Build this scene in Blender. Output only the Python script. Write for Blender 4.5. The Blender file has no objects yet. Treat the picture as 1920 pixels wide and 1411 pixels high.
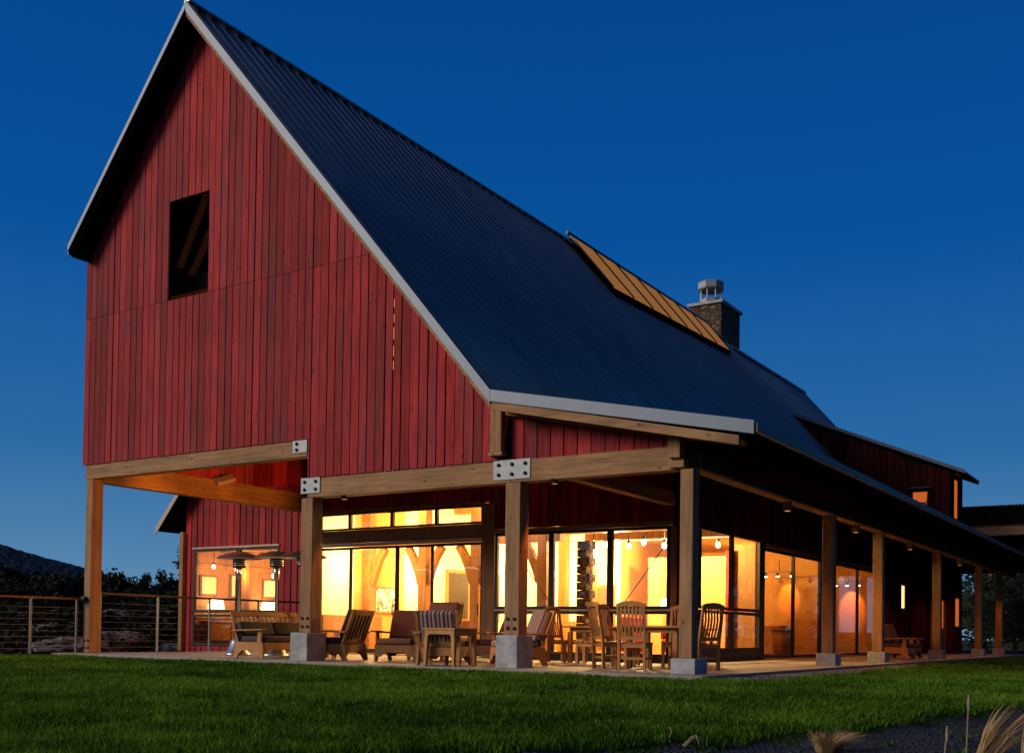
import bpy, bmesh, math, random
import numpy as np
from mathutils import Vector, Matrix, noise as mnoise
from math import sin, cos, radians, pi
random.seed(7); rng = np.random.default_rng(11)
sc = bpy.context.scene
COL = sc.collection

# ------------------------------------------------------------------ materials
def newmat(name):
    m = bpy.data.materials.new(name); m.use_nodes = True
    nt = m.node_tree; nt.nodes.clear()
    out = nt.nodes.new('ShaderNodeOutputMaterial'); b = nt.nodes.new('ShaderNodeBsdfPrincipled')
    nt.links.new(b.outputs[0], out.inputs[0])
    return m, nt, b, out
def N(nt, t, **kw):
    n = nt.nodes.new('ShaderNode' + t)
    for k, v in kw.items():
        if k in n.inputs.keys() if hasattr(n.inputs, 'keys') else False: n.inputs[k].default_value = v
        else: setattr(n, k, v)
    return n
def setin(n, **kw):
    for k, v in kw.items(): n.inputs[k.replace('_', ' ')].default_value = v
    return n
def ramp(nt, stops):
    r = nt.nodes.new('ShaderNodeValToRGB'); e = r.color_ramp.elements
    while len(e) < len(stops): e.new(0.5)
    for el, (p, c) in zip(e, stops): el.position = p; el.color = (*c, 1)
    return r
def texmap(nt, scale, coord='Object'):
    tc = nt.nodes.new('ShaderNodeTexCoord'); mp = nt.nodes.new('ShaderNodeMapping')
    nt.links.new(tc.outputs[coord], mp.inputs[0]); mp.inputs['Scale'].default_value = scale
    return mp
def mixc(nt, fac, a, b, mode='MIX'):
    m = nt.nodes.new('ShaderNodeMix'); m.data_type = 'RGBA'; m.blend_type = mode
    for s, v in ((m.inputs[0], fac), (m.inputs[6], a), (m.inputs[7], b)):
        if isinstance(v, (int, float)): s.default_value = v
        elif isinstance(v, tuple): s.default_value = (*v, 1) if len(v) == 3 else v
        else: nt.links.new(v, s)
    return m.outputs[2]
def bump(nt, b, h, strength=0.3, dist=0.02):
    bp = nt.nodes.new('ShaderNodeBump'); bp.inputs['Strength'].default_value = strength; bp.inputs['Distance'].default_value = dist
    nt.links.new(h, bp.inputs['Height']); nt.links.new(bp.outputs[0], b.inputs['Normal'])

def wood(name, c1, c2, scale=(6, 6, .5), rough=.75, knots=.5, attr=False, worn=None, knotcol=None, rnd_amt=1.0):
    """sawn wood, grain along the axis with the smallest scale"""
    m, nt, b, out = newmat(name)
    mp = texmap(nt, scale)
    if attr:
        at = nt.nodes.new('ShaderNodeAttribute'); at.attribute_name = 'rnd'
        add = nt.nodes.new('ShaderNodeVectorMath'); add.operation = 'ADD'
        mul = nt.nodes.new('ShaderNodeMath'); mul.operation = 'MULTIPLY'; mul.inputs[1].default_value = 91.7
        nt.links.new(at.outputs['Fac'], mul.inputs[0]); nt.links.new(mp.outputs[0], add.inputs[0]); nt.links.new(mul.outputs[0], add.inputs[1])
        vec = add.outputs[0]
    else: vec = mp.outputs[0]
    n1 = nt.nodes.new('ShaderNodeTexNoise'); setin(n1, Scale=3.0, Detail=6.0, Roughness=.65); nt.links.new(vec, n1.inputs[0])
    r = ramp(nt, [(.3, c1), (.72, c2)]); nt.links.new(n1.outputs[0], r.inputs[0])
    col = r.outputs[0]
    if attr:
        hv = nt.nodes.new('ShaderNodeHueSaturation')
        mr = nt.nodes.new('ShaderNodeMapRange'); setin(mr, To_Min=1 - .42 * rnd_amt, To_Max=1 + .22 * rnd_amt)
        nt.links.new(at.outputs['Fac'], mr.inputs[0]); nt.links.new(mr.outputs[0], hv.inputs['Value'])
        nt.links.new(col, hv.inputs['Color']); col = hv.outputs[0]
    if worn:
        n2 = nt.nodes.new('ShaderNodeTexNoise'); setin(n2, Scale=.8, Detail=6.0, Roughness=.68); nt.links.new(vec, n2.inputs[0])
        r2 = ramp(nt, [(.50, (0, 0, 0)), (.68, (1, 1, 1))]); nt.links.new(n2.outputs[0], r2.inputs[0])
        mm = nt.nodes.new('ShaderNodeMath'); mm.operation = 'MULTIPLY'; mm.inputs[1].default_value = .65
        nt.links.new(r2.outputs[0], mm.inputs[0])
        col = mixc(nt, mm.outputs[0], col, worn)
    ck = nt.nodes.new('ShaderNodeTexNoise'); setin(ck, Scale=7.0, Detail=3.0, Roughness=.5); 
    ckm = nt.nodes.new('ShaderNodeVectorMath'); ckm.operation = 'MULTIPLY'; ckm.inputs[1].default_value = tuple(1.0 if q > 1 else .35 for q in scale)
    nt.links.new(vec, ckm.inputs[0]); nt.links.new(ckm.outputs[0], ck.inputs[0])
    bl = nt.nodes.new('ShaderNodeTexNoise'); setin(bl, Scale=1.1, Detail=5.0, Roughness=.6); blm = texmap(nt, (1, 1, .55)); nt.links.new(blm.outputs[0], bl.inputs[0])
    blr = ramp(nt, [(.32, (.66, .64, .64)), (.66, (1.0, 1.0, 1.0))]); nt.links.new(bl.outputs[0], blr.inputs[0]); col = mixc(nt, .85, col, blr.outputs[0], 'MULTIPLY')
    ckr = ramp(nt, [(.30, (.45, .45, .45)), (.42, (1, 1, 1))]); nt.links.new(ck.outputs[0], ckr.inputs[0])
    col = mixc(nt, .8, col, ckr.outputs[0], 'MULTIPLY')
    if knots:
        kp = texmap(nt, tuple(4.2 if s > 1 else 2.0 for s in scale))
        if attr:
            ad2 = nt.nodes.new('ShaderNodeVectorMath'); ad2.operation = 'ADD'
            nt.links.new(kp.outputs[0], ad2.inputs[0]); nt.links.new(mul.outputs[0], ad2.inputs[1]); kv = ad2.outputs[0]
        else: kv = kp.outputs[0]
        v = nt.nodes.new('ShaderNodeTexVoronoi'); setin(v, Scale=1.3); nt.links.new(kv, v.inputs['Vector'])
        r3 = ramp(nt, [(.05, (1, 1, 1)), (.16, (0, 0, 0))]); nt.links.new(v.outputs['Distance'], r3.inputs[0])
        m3 = nt.nodes.new('ShaderNodeMath'); m3.operation = 'MULTIPLY'; m3.inputs[1].default_value = knots
        nt.links.new(r3.outputs[0], m3.inputs[0])
        col = mixc(nt, m3.outputs[0], col, knotcol or tuple(x * .25 for x in c1))
    nt.links.new(col, b.inputs['Base Color']); setin(b, Roughness=rough); b.inputs['Specular IOR Level'].default_value = .22
    bump(nt, b, n1.outputs[0], .25, .01)
    return m
def plain(name, c, rough=.6, metal=0.0, noise=.15, scale=4.0, bumpy=0.0, spec=.5):
    m, nt, b, out = newmat(name)
    mp = texmap(nt, (1, 1, 1)); n1 = nt.nodes.new('ShaderNodeTexNoise'); setin(n1, Scale=scale, Detail=6.0, Roughness=.6)
    nt.links.new(mp.outputs[0], n1.inputs[0])
    r = ramp(nt, [(.3, tuple(x * (1 - noise) for x in c)), (.7, tuple(min(1, x * (1 + noise)) for x in c))])
    nt.links.new(n1.outputs[0], r.inputs[0]); nt.links.new(r.outputs[0], b.inputs['Base Color'])
    setin(b, Roughness=rough, Metallic=metal); b.inputs['Specular IOR Level'].default_value = spec
    if bumpy: bump(nt, b, n1.outputs[0], bumpy, .01)
    return m
def emit(name, c, s):
    m, nt, b, out = newmat(name); nt.nodes.remove(b)
    e = nt.nodes.new('ShaderNodeEmission'); e.inputs[0].default_value = (*c, 1); e.inputs[1].default_value = s
    nt.links.new(e.outputs[0], out.inputs[0]); return m
def glassmat(name, tint=(1, 1, 1), refl=1.0):
    m, nt, b, out = newmat(name); nt.nodes.remove(b)
    t = nt.nodes.new('ShaderNodeBsdfTransparent'); t.inputs[0].default_value = (*tint, 1)
    g = nt.nodes.new('ShaderNodeBsdfGlossy'); g.inputs['Roughness'].default_value = .015
    # Schlick reflectance from the facing angle, the same on either face of the thin pane
    f = nt.nodes.new('ShaderNodeLayerWeight'); f.inputs[0].default_value = .5
    pw = nt.nodes.new('ShaderNodeMath'); pw.operation = 'POWER'; pw.inputs[1].default_value = 5.0; nt.links.new(f.outputs['Facing'], pw.inputs[0])
    mm = nt.nodes.new('ShaderNodeMath'); mm.operation = 'MULTIPLY_ADD'; mm.inputs[1].default_value = .9 * refl; mm.inputs[2].default_value = .035 * refl
    nt.links.new(pw.outputs[0], mm.inputs[0])
    mx = nt.nodes.new('ShaderNodeMixShader'); nt.links.new(mm.outputs[0], mx.inputs[0])
    nt.links.new(t.outputs[0], mx.inputs[1]); nt.links.new(g.outputs[0], mx.inputs[2]); nt.links.new(mx.outputs[0], out.inputs[0])
    return m

M = {}
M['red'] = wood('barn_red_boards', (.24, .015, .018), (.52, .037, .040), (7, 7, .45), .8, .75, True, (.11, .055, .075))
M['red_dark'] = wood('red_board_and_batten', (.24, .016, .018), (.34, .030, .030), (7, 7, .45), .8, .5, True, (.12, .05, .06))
M['shaded_red'] = wood('shaded_dark_red_boards', (.055, .010, .010), (.10, .020, .018), (7, 7, .45), .85, .4, True)  # darker copy of the red boards, with the walls' shade in the colour
M['backing'] = plain('dark_sheathing', (.02, .012, .010), .9)
M['timber_z'] = wood('fir_timber_upright', (.24, .120, .052), (.45, .255, .120), (5, 5, .35), .75, .8, False, (.11, .085, .065), (.05, .028, .015))
M['timber_x'] = wood('fir_timber_along_x', (.24, .120, .052), (.45, .255, .120), (.35, 5, 5), .75, .8, False, (.11, .085, .065), (.05, .028, .015))
M['timber_y'] = wood('fir_timber_along_y', (.22, .115, .045), (.40, .225, .10), (5, .35, 5), .75, .8, False, (.11, .085, .065), (.05, .028, .015))
_s =  wood('dark_soffit_boards', (.005, .0036, .003), (.010, .007, .005), (5, .4, 5), .85, .3)  # near-black base colour carries the shade under the roofs
M['inner'] = wood('interior_fir', (.27, .115, .030), (.44, .21, .065), (5, 5, .35), .6, .6)
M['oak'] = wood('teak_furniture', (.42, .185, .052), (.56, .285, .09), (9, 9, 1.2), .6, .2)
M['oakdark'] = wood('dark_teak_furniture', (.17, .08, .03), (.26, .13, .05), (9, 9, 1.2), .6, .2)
M['frame'] = wood('brown_window_frame', (.020, .012, .008), (.034, .021, .014), (6, 6, .6), .6, 0)
M['tan_frame'] = plain('tan_aluminium_track', (.33, .27, .21), .5, .0, .08)
M['trimwood'] = wood('brown_wall_trim', (.16, .085, .04), (.23, .13, .065), (5, 5, .4), .7, .4)
M['concrete'] = plain('cast_concrete', (.30, .31, .32), .9, 0, .34, 5, .4)
M['galv'] = plain('galvanised_plate', (.25, .27, .29), .55, .3, .15, 9)
M['trim'] = plain('grey_painted_metal_trim', (.115, .145, .195), .5, .2, .06, 3)
for _m in (_s, M['shaded_red'], M['backing'], M['red_dark']): _m.node_tree.nodes['Principled BSDF'].inputs['Specular IOR Level'].default_value = 0
M['soffit'] = _s; M['shaded_timber'] = wood('shaded_side_beam', (.07, .036, .016), (.12, .065, .03), (5, .35, 5), .8, .4); M['shaded_timber'].node_tree.nodes['Principled BSDF'].inputs['Specular IOR Level'].default_value = 0  # fir darkened to hold the shade on the side beam's outer face
M['steel'] = plain('stainless_steel', (.55, .55, .55), .28, .95, .05, 5)
M['railsteel'] = plain('railing_steel', (.15, .15, .15), .4, .7, .05, 5)
M['dark_metal'] = plain('dark_bronze_metal', (.035, .03, .028), .45, .5, .1, 5)
M['black'] = plain('black_metal', (.01, .01, .01), .5, .3, .1, 5)
M['cream'] = plain('cream_plaster', (.76, .68, .48), .8, 0, .05, 1.5)
M['ochre'] = plain('ochre_plaster', (.62, .30, .07), .8, 0, .10, 1.2)
M['ceil'] = wood('ceiling_planks', (.56, .42, .24), (.68, .54, .34), (4, .4, 4), .7, .3)
M['floorwood'] = wood('interior_plank_floor', (.26, .14, .06), (.36, .21, .10), (5, .4, 5), .45, .3)
M['redcloth'] = plain('red_curtain_cloth', (.38, .035, .02), .9, 0, .2, 6)
M['cushion'] = plain('dark_brown_cushion', (.055, .035, .035), .9, 0, .25, 30)
M['cushred'] = plain('russet_cushion', (.13, .048, .03), .9, 0, .25, 30)
M['bulb'] = emit('lit_bulb', (1, .78, .42), 26)
M['shade'] = emit('lit_lamp_shade', (1, .66, .28), 9)
M['glass'] = glassmat('window_glass')
M['canvas'] = None
M['hotglass'] = emit('lit_amber_skylight', (1, .43, .13), .25)
M['litwin'] = emit('lit_room_behind_window', (1, .50, .14), 2.6)
M['dimwin'] = emit('dim_lit_room_behind_window', (1, .20, .03), .55)
M['cable'] = plain('steel_cable', (.30, .29, .28), .4, .7, .03)
M['bark'] = plain('rough_bark', (.05, .035, .025), .95, 0, .4, 14, .5)
M['rope'] = plain('pale_dry_stem', (.24, .19, .13), .9, 0, .2, 20)

def stripe_mat():
    m, nt, b, out = newmat('striped_cushion_cloth')
    tc = nt.nodes.new('ShaderNodeTexCoord'); sp = nt.nodes.new('ShaderNodeSeparateXYZ'); nt.links.new(tc.outputs['Object'], sp.inputs[0])
    mu = nt.nodes.new('ShaderNodeMath'); mu.operation = 'MULTIPLY'; mu.inputs[1].default_value = 6.6; nt.links.new(sp.outputs[0], mu.inputs[0])
    fr = nt.nodes.new('ShaderNodeMath'); fr.operation = 'FRACT'; nt.links.new(mu.outputs[0], fr.inputs[0])
    r = ramp(nt, [(0, (.13, .03, .026)), (.34, (.42, .31, .25)), (.56, (.06, .04, .045)), (.80, (.36, .25, .20))]); r.color_ramp.interpolation = 'CONSTANT'
    nt.links.new(fr.outputs[0], r.inputs[0])
    n = nt.nodes.new('ShaderNodeTexNoise'); setin(n, Scale=40.0, Detail=4.0)
    c = mixc(nt, .35, r.outputs[0], n.outputs[0], 'OVERLAY'); nt.links.new(c, b.inputs['Base Color']); setin(b, Roughness=.95)
    bump(nt, b, n.outputs[0], .2, .005); return m
M['stripe'] = stripe_mat()

def roof_mat():
    m, nt, b, out = newmat('corrugated_steel_roof')
    mp = texmap(nt, (.5, 2.6, .5)); n1 = nt.nodes.new('ShaderNodeTexNoise'); setin(n1, Scale=1.6, Detail=7.0, Roughness=.65)
    nt.links.new(mp.outputs[0], n1.inputs[0])
    r = ramp(nt, [(.3, (.17, .20, .21)), (.7, (.29, .325, .33))]); nt.links.new(n1.outputs[0], r.inputs[0])
    tc = nt.nodes.new('ShaderNodeTexCoord'); sp = nt.nodes.new('ShaderNodeSeparateXYZ'); nt.links.new(tc.outputs['Object'], sp.inputs[0]); cb = nt.nodes.new('ShaderNodeCombineXYZ')
    nt.links.new(sp.outputs['Z'], cb.inputs[0]); nt.links.new(sp.outputs['Y'], cb.inputs[1])
    bk = nt.nodes.new('ShaderNodeTexBrick'); bk.offset = .5; setin(bk, Scale=1.0, Mortar_Size=.006, Brick_Width=2.6, Row_Height=.9)
    bk.inputs['Color1'].default_value = (1, 1, 1, 1); bk.inputs['Color2'].default_value = (.80, .80, .82, 1); bk.inputs['Mortar'].default_value = (.55, .55, .55, 1); nt.links.new(cb.outputs[0], bk.inputs[0])
    c = mixc(nt, 1.0, r.outputs[0], bk.outputs[0], 'MULTIPLY'); nt.links.new(c, b.inputs['Base Color'])
    r2 = ramp(nt, [(.3, (.26, .26, .26)), (.75, (.42, .42, .42))]); nt.links.new(n1.outputs[0], r2.inputs[0]); nt.links.new(r2.outputs[0], b.inputs['Roughness'])
    n3 = nt.nodes.new('ShaderNodeTexNoise'); setin(n3, Scale=1.3, Detail=2.0); nt.links.new(tc.outputs['Object'], n3.inputs[0]); bump(nt, b, n3.outputs[0], .12, .12)
    setin(b, Metallic=.5); return m
M['roof'] = roof_mat()

def stone_mat():
    m, nt, b, out = newmat('rubble_stone')
    mp = texmap(nt, (1, 1, 1.25)); v = nt.nodes.new('ShaderNodeTexVoronoi'); setin(v, Scale=4.2, Randomness=.9); nt.links.new(mp.outputs[0], v.inputs['Vector'])
    d = nt.nodes.new('ShaderNodeTexVoronoi'); d.feature = 'DISTANCE_TO_EDGE'; setin(d, Scale=4.2, Randomness=.9); nt.links.new(mp.outputs[0], d.inputs['Vector'])
    sp = nt.nodes.new('ShaderNodeSeparateColor'); nt.links.new(v.outputs['Color'], sp.inputs[0])
    r = ramp(nt, [(0, (.05, .024, .013)), (.5, (.095, .054, .03)), (1, (.15, .10, .06))]); nt.links.new(sp.outputs[0], r.inputs[0])
    n = nt.nodes.new('ShaderNodeTexNoise'); setin(n, Scale=18.0, Detail=5.0); nt.links.new(mp.outputs[0], n.inputs[0])
    c = mixc(nt, .4, r.outputs[0], n.outputs[0], 'OVERLAY')
    e = ramp(nt, [(.02, (0, 0, 0)), (.09, (1, 1, 1))]); nt.links.new(d.outputs[0], e.inputs[0])
    c = mixc(nt, e.outputs[0], (.03, .022, .018), c); nt.links.new(c, b.inputs['Base Color']); setin(b, Roughness=.9)
    bump(nt, b, e.outputs[0], .9, .05); return m
M['stone'] = stone_mat()

def patio_mat():
    m, nt, b, out = newmat('patio_concrete')
    mp = texmap(nt, (1, 1, 1)); n = nt.nodes.new('ShaderNodeTexNoise'); setin(n, Scale=.8, Detail=8.0, Roughness=.65); nt.links.new(mp.outputs[0], n.inputs[0])
    r = ramp(nt, [(.3, (.19, .17, .145)), (.7, (.29, .265, .235))]); nt.links.new(n.outputs[0], r.inputs[0])
    bk = nt.nodes.new('ShaderNodeTexBrick'); setin(bk, Scale=1.0, Mortar_Size=.012, Brick_Width=1.5, Row_Height=1.5); bk.offset = 0
    bk.inputs['Color1'].default_value = (1, 1, 1, 1); bk.inputs['Color2'].default_value = (.88, .88, .88, 1); bk.inputs['Mortar'].default_value = (.3, .3, .3, 1)
    nt.links.new(mp.outputs[0], bk.inputs[0])
    c = mixc(nt, 1.0, r.outputs[0], bk.outputs[0], 'MULTIPLY'); nt.links.new(c, b.inputs['Base Color']); setin(b, Roughness=.6)
    bump(nt, b, n.outputs[0], .2, .01); return m
M['patio'] = patio_mat()

def soil_mat(name, c1, c2, sc_=9.0):
    m, nt, b, out = newmat(name)
    mp = texmap(nt, (1, 1, 1)); n = nt.nodes.new('ShaderNodeTexNoise'); setin(n, Scale=sc_, Detail=9.0, Roughness=.75); nt.links.new(mp.outputs[0], n.inputs[0])
    v = nt.nodes.new('ShaderNodeTexVoronoi'); setin(v, Scale=sc_ * 4); nt.links.new(mp.outputs[0], v.inputs['Vector'])
    r = ramp(nt, [(.3, c1), (.72, c2)]); nt.links.new(n.outputs[0], r.inputs[0])
    c = mixc(nt, .3, r.outputs[0], v.outputs['Color'], 'SOFT_LIGHT'); nt.links.new(c, b.inputs['Base Color']); setin(b, Roughness=.95)
    b.inputs['Specular IOR Level'].default_value = .05; bump(nt, b, v.outputs['Distance'], .8, .03); return m
M['soil'] = soil_mat('dark_soil', (.020, .023, .028), (.055, .060, .072))
M['ground'] = soil_mat('scrub_ground', (.02, .025, .012), (.06, .055, .035), .8)
M['gravel'] = soil_mat('grey_gravel', (.10, .10, .105), (.26, .25, .24), 14)
M['hill'] = soil_mat('forested_hill', (.008, .017, .030), (.016, .029, .048), .035)
M['rock'] = plain('pale_ledge_rock', (.10, .105, .115), .95, 0, .75, 2.2, .9)

def leaf_mat(name, c1, c2, trans=.25):
    m, nt, b, out = newmat(name)
    at = nt.nodes.new('ShaderNodeAttribute'); at.attribute_name = 'rnd'
    r = ramp(nt, [(0, c1), (1, c2)]); nt.links.new(at.outputs['Fac'], r.inputs[0])
    nt.links.new(r.outputs[0], b.inputs['Base Color']); setin(b, Roughness=.75); b.inputs['Specular IOR Level'].default_value = .12
    t = nt.nodes.new('ShaderNodeBsdfTranslucent'); nt.links.new(r.outputs[0], t.inputs[0])
    mx = nt.nodes.new('ShaderNodeMixShader'); mx.inputs[0].default_value = trans
    nt.links.new(b.outputs[0], mx.inputs[1]); nt.links.new(t.outputs[0], mx.inputs[2]); nt.links.new(mx.outputs[0], out.inputs[0]); return m
M['grass'] = leaf_mat('lawn_grass_blades', (.014, .060, .002), (.125, .25, .016), .35)
M['leafdark'] = leaf_mat('dark_conifer_leaves', (.004, .007, .004), (.012, .019, .009), .15)
M['leafright'] = leaf_mat('grey_green_leaves', (.016, .026, .016), (.042, .055, .032), .2)
M['weed'] = leaf_mat('weed_leaves', (.03, .09, .02), (.07, .16, .04), .3)
M['straw'] = leaf_mat('dry_straw', (.30, .19, .08), (.55, .40, .21), .3)

# ------------------------------------------------------------------ mesh helpers
class MB:
    def __init__(s): s.v = []; s.f = []; s.r = []; s.sm = []
    def add(s, vs, fs, rnd=None, smooth=False):
        o = len(s.v); s.v += [tuple(map(float, p)) for p in vs]
        rnd = random.random() if rnd is None else rnd
        for f in fs: s.f.append([i + o for i in f]); s.r.append(rnd); s.sm.append(smooth)
        return s
    def box(s, x0, x1, y0, y1, z0, z1, rnd=None):
        return s.add([(x0, y0, z0), (x1, y0, z0), (x1, y1, z0), (x0, y1, z0), (x0, y0, z1), (x1, y0, z1), (x1, y1, z1), (x0, y1, z1)],
                     [(0, 3, 2, 1), (4, 5, 6, 7), (0, 1, 5, 4), (1, 2, 6, 5), (2, 3, 7, 6), (3, 0, 4, 7)], rnd)
    def bar(s, p0, p1, w, h, up=(0, 0, 1), w1=None, h1=None, rnd=None):
        p0, p1 = Vector(p0), Vector(p1); d = (p1 - p0).normalized(); up = Vector(up)
        if abs(d.dot(up)) > .98: up = Vector((0, 1, 0))
        sd = d.cross(up).normalized(); u = sd.cross(d).normalized(); w1 = w if w1 is None else w1; h1 = h if h1 is None else h1
        vs = []
        for p, a, b in ((p0, w, h), (p1, w1, h1)):
            vs += [p - sd * a / 2 - u * b / 2, p + sd * a / 2 - u * b / 2, p + sd * a / 2 + u * b / 2, p - sd * a / 2 + u * b / 2]
        return s.add(vs, [(0, 1, 2, 3), (7, 6, 5, 4), (0, 4, 5, 1), (1, 5, 6, 2), (2, 6, 7, 3), (3, 7, 4, 0)], rnd)
    def prism(s, poly, fn, t0, t1, rnd=None):
        """poly of 2D points, fn(u,v,t)->3D, extruded from t0 to t1"""
        n = len(poly); vs = [fn(u, v, t0) for u, v in poly] + [fn(u, v, t1) for u, v in poly]
        fs = [tuple(range(n)), tuple(range(2 * n - 1, n - 1, -1))] + [(i, i + n, (i + 1) % n + n, (i + 1) % n) for i in range(n)]
        return s.add(vs, fs, rnd)
    def tube(s, pts, rad, n=8, rnd=None, cap=True):
        pts = [Vector(p) for p in pts]; rad = rad if isinstance(rad, (list, tuple)) else [rad] * len(pts)
        vs = []; 
        for i, p in enumerate(pts):
            d = (pts[min(i + 1, len(pts) - 1)] - pts[max(i - 1, 0)]).normalized()
            a = Vector((0, 0, 1)) if abs(d.z) < .9 else Vector((1, 0, 0)); sd = d.cross(a).normalized(); u = sd.cross(d)
            vs += [p + (sd * cos(2 * pi * k / n) + u * sin(2 * pi * k / n)) * rad[i] for k in range(n)]
        fs = [(i * n + k, i * n + (k + 1) % n, (i + 1) * n + (k + 1) % n, (i + 1) * n + k) for i in range(len(pts) - 1) for k in range(n)]
        s.add(vs, fs, rnd, True)
        if cap: 
            o = len(s.v) - len(vs); s.f += [[o + k for k in range(n)][::-1], [len(s.v) - n + k for k in range(n)]]; s.r += [0, 0]; s.sm += [False, False]
        return s
    def lathe(s, prof, c=(0, 0, 0), n=24, rnd=None, smooth=True):
        vs = [(c[0] + r * cos(2 * pi * k / n), c[1] + r * sin(2 * pi * k / n), c[2] + z) for r, z in prof for k in range(n)]
        fs = [(i * n + k, i * n + (k + 1) % n, (i + 1) * n + (k + 1) % n, (i + 1) * n + k) for i in range(len(prof) - 1) for k in range(n)]
        return s.add(vs, fs, rnd, smooth)
    def build(s, name, mat, parent=None, bevel=0.0, loc=None):
        me = bpy.data.meshes.new(name); me.from_pydata(s.v, [], s.f); me.materials.append(mat)
        a = me.attributes.new('rnd', 'FLOAT', 'FACE'); a.data.foreach_set('value', s.r)
        me.polygons.foreach_set('use_smooth', s.sm)
        bm = bmesh.new(); bm.from_mesh(me); bmesh.ops.recalc_face_normals(bm, faces=bm.faces); bm.to_mesh(me); bm.free()
        me.update(); o = bpy.data.objects.new(name, me); COL.objects.link(o)
        if parent: o.parent = parent
        if loc: o.location = loc
        if bevel:
            b = o.modifiers.new('bevel', 'BEVEL'); b.width = bevel; b.segments = 2; b.limit_method = 'ANGLE'; b.angle_limit = radians(40)
        return o
def tag(o, label=None, cat=None, group=None, kind=None):
    if label: o['label'] = label
    if cat: o['category'] = cat
    if group: o['group'] = group
    if kind: o['kind'] = kind
    return o
def empty(name, loc=(0, 0, 0), rz=0.0):
    o = bpy.data.objects.new(name, None); o.location = loc; o.rotation_euler = (0, 0, rz); o.empty_display_size = .2; COL.objects.link(o); return o
def copy_tree(o, parent=None):
    c = o.copy(); COL.objects.link(c); c.parent = parent
    for ch in list(o.children): copy_tree(ch, c)
    return c
def B(name, mat, parent, *box, bevel=.008): return MB().box(*box).build(name, mat, parent, bevel)

def boards(u0, u1, zb, zt, width, fn, gap=.012, th=.025, holes=(), joints=(), brk=(), batten=False, jit=.004, mb=None, skip=None):
    """vertical boarding of the region between zb(u) and zt(u); fn(u,z,t)->3D (t outward)"""
    mb = mb or MB(); us = list(np.arange(u0, u1 - .02, width)) + [u1]
    for i in range(len(us) - 1):
        a, b = us[i], us[i + 1]; g = gap * random.uniform(.55, 1.5)
        a2, b2 = a + g / 2, b - g / 2
        if skip and a <= skip[0] < b: a2 += skip[1]
        cuts = sorted({a2, b2} | {c for c in brk if a2 < c < b2} | {c for h in holes for c in h[:2] if a2 < c < b2})
        j = random.uniform(-jit, jit); rr = {}
        for c0, c1 in zip(cuts[:-1], cuts[1:]):
            mid = (c0 + c1) / 2; spans = [(None, None)]
            e = 1e-5; lo = (zb(c0 + e), zb(c1 - e)); hi = (zt(c0 + e), zt(c1 - e))
            segs = [(lo, hi)]
            cutz = []
            for h in holes:
                if h[0] - 1e-6 <= c0 and c1 <= h[1] + 1e-6: cutz.append((h[2], h[3]))
            for jz in joints: cutz.append((jz - .005, jz + .004))
            for z0, z1 in sorted(cutz):
                l, h_ = segs[-1]
                if z0 >= max(h_) or z1 <= min(l): continue
                segs[-1] = (l, (min(z0, h_[0]), min(z0, h_[1]))); segs.append(((max(z1, l[0]), max(z1, l[1])), h_))
            for k, (l, h_) in enumerate(segs):
                if h_[0] - l[0] < .01 and h_[1] - l[1] < .01: continue
                key = 0 if min(h_) <= (joints[0] if joints else 1e9) else 1
                r = rr.setdefault(key, random.random())
                mb.prism([(c0, l[0]), (c1, l[1]), (c1, max(h_[1], l[1])), (c0, max(h_[0], l[0]))], fn, j, th + j, r)
        if batten and a > u0 + .05:
            e = 1e-5; bw = .024
            segs = [((zb(a - bw), zb(a + bw)), (zt(a - bw), zt(a + bw)))]
            for h in sorted(holes, key=lambda q: q[2]):
                if h[0] - bw < a < h[1] + bw:
                    l, h_ = segs[-1]
                    segs[-1] = (l, (min(h[2], h_[0]), min(h[2], h_[1]))); segs.append(((max(h[3], l[0]), max(h[3], l[1])), h_))
            for l, h_ in segs:
                if h_[0] - l[0] > .03 and h_[1] - l[1] > .03:
                    mb.prism([(a - bw, l[0]), (a + bw, l[1]), (a + bw, h_[1]), (a - bw, h_[0])], fn, th + .006, th + .026, rr.get(0, .5) * .6)
    return mb
# ------------------------------------------------------------------ dimensions read off the photograph
XP, ZP, XK, ZK, XT, ZT, XE, ZE = 3.85, 13.67, 11.70, 4.61, 16.31, 3.65, .02, 9.25
SL = (ZP - ZK) / (XK - XP); SL2 = (ZK - ZT) / (XT - XK); OV = -.5
def rooftop(x): return ZP - (XP - x) * SL if x < XP else (ZP - (x - XP) * SL if x < XK else ZK - (x - XK) * SL2)
YE, YR = 29.2, 41.0          # end of the steep front roof, end of the ridge
front = lambda u, z, t: (u, -t, z)

# ================================================================== the red barn lodge
barn = tag(empty('barn_lodge', (7, 0, 0)), 'big red boarded barn lodge with a steep dark metal roof and lit timber porch', 'barn')
class Shift(MB): pass
def P(name, mat, mb, parent=None, bevel=0.0):
    """a part of the barn: built in world coordinates, parented to the barn's base point"""
    o = mb.build(name, mat, None, bevel)
    if parent is None: o.parent = barn; o.location = (-7, 0, 0)
    else: o.parent = parent
    return o
def PB(name, mat, *box, parent=None, bevel=.008): return P(name, mat, MB().box(*box), parent, bevel)

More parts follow.
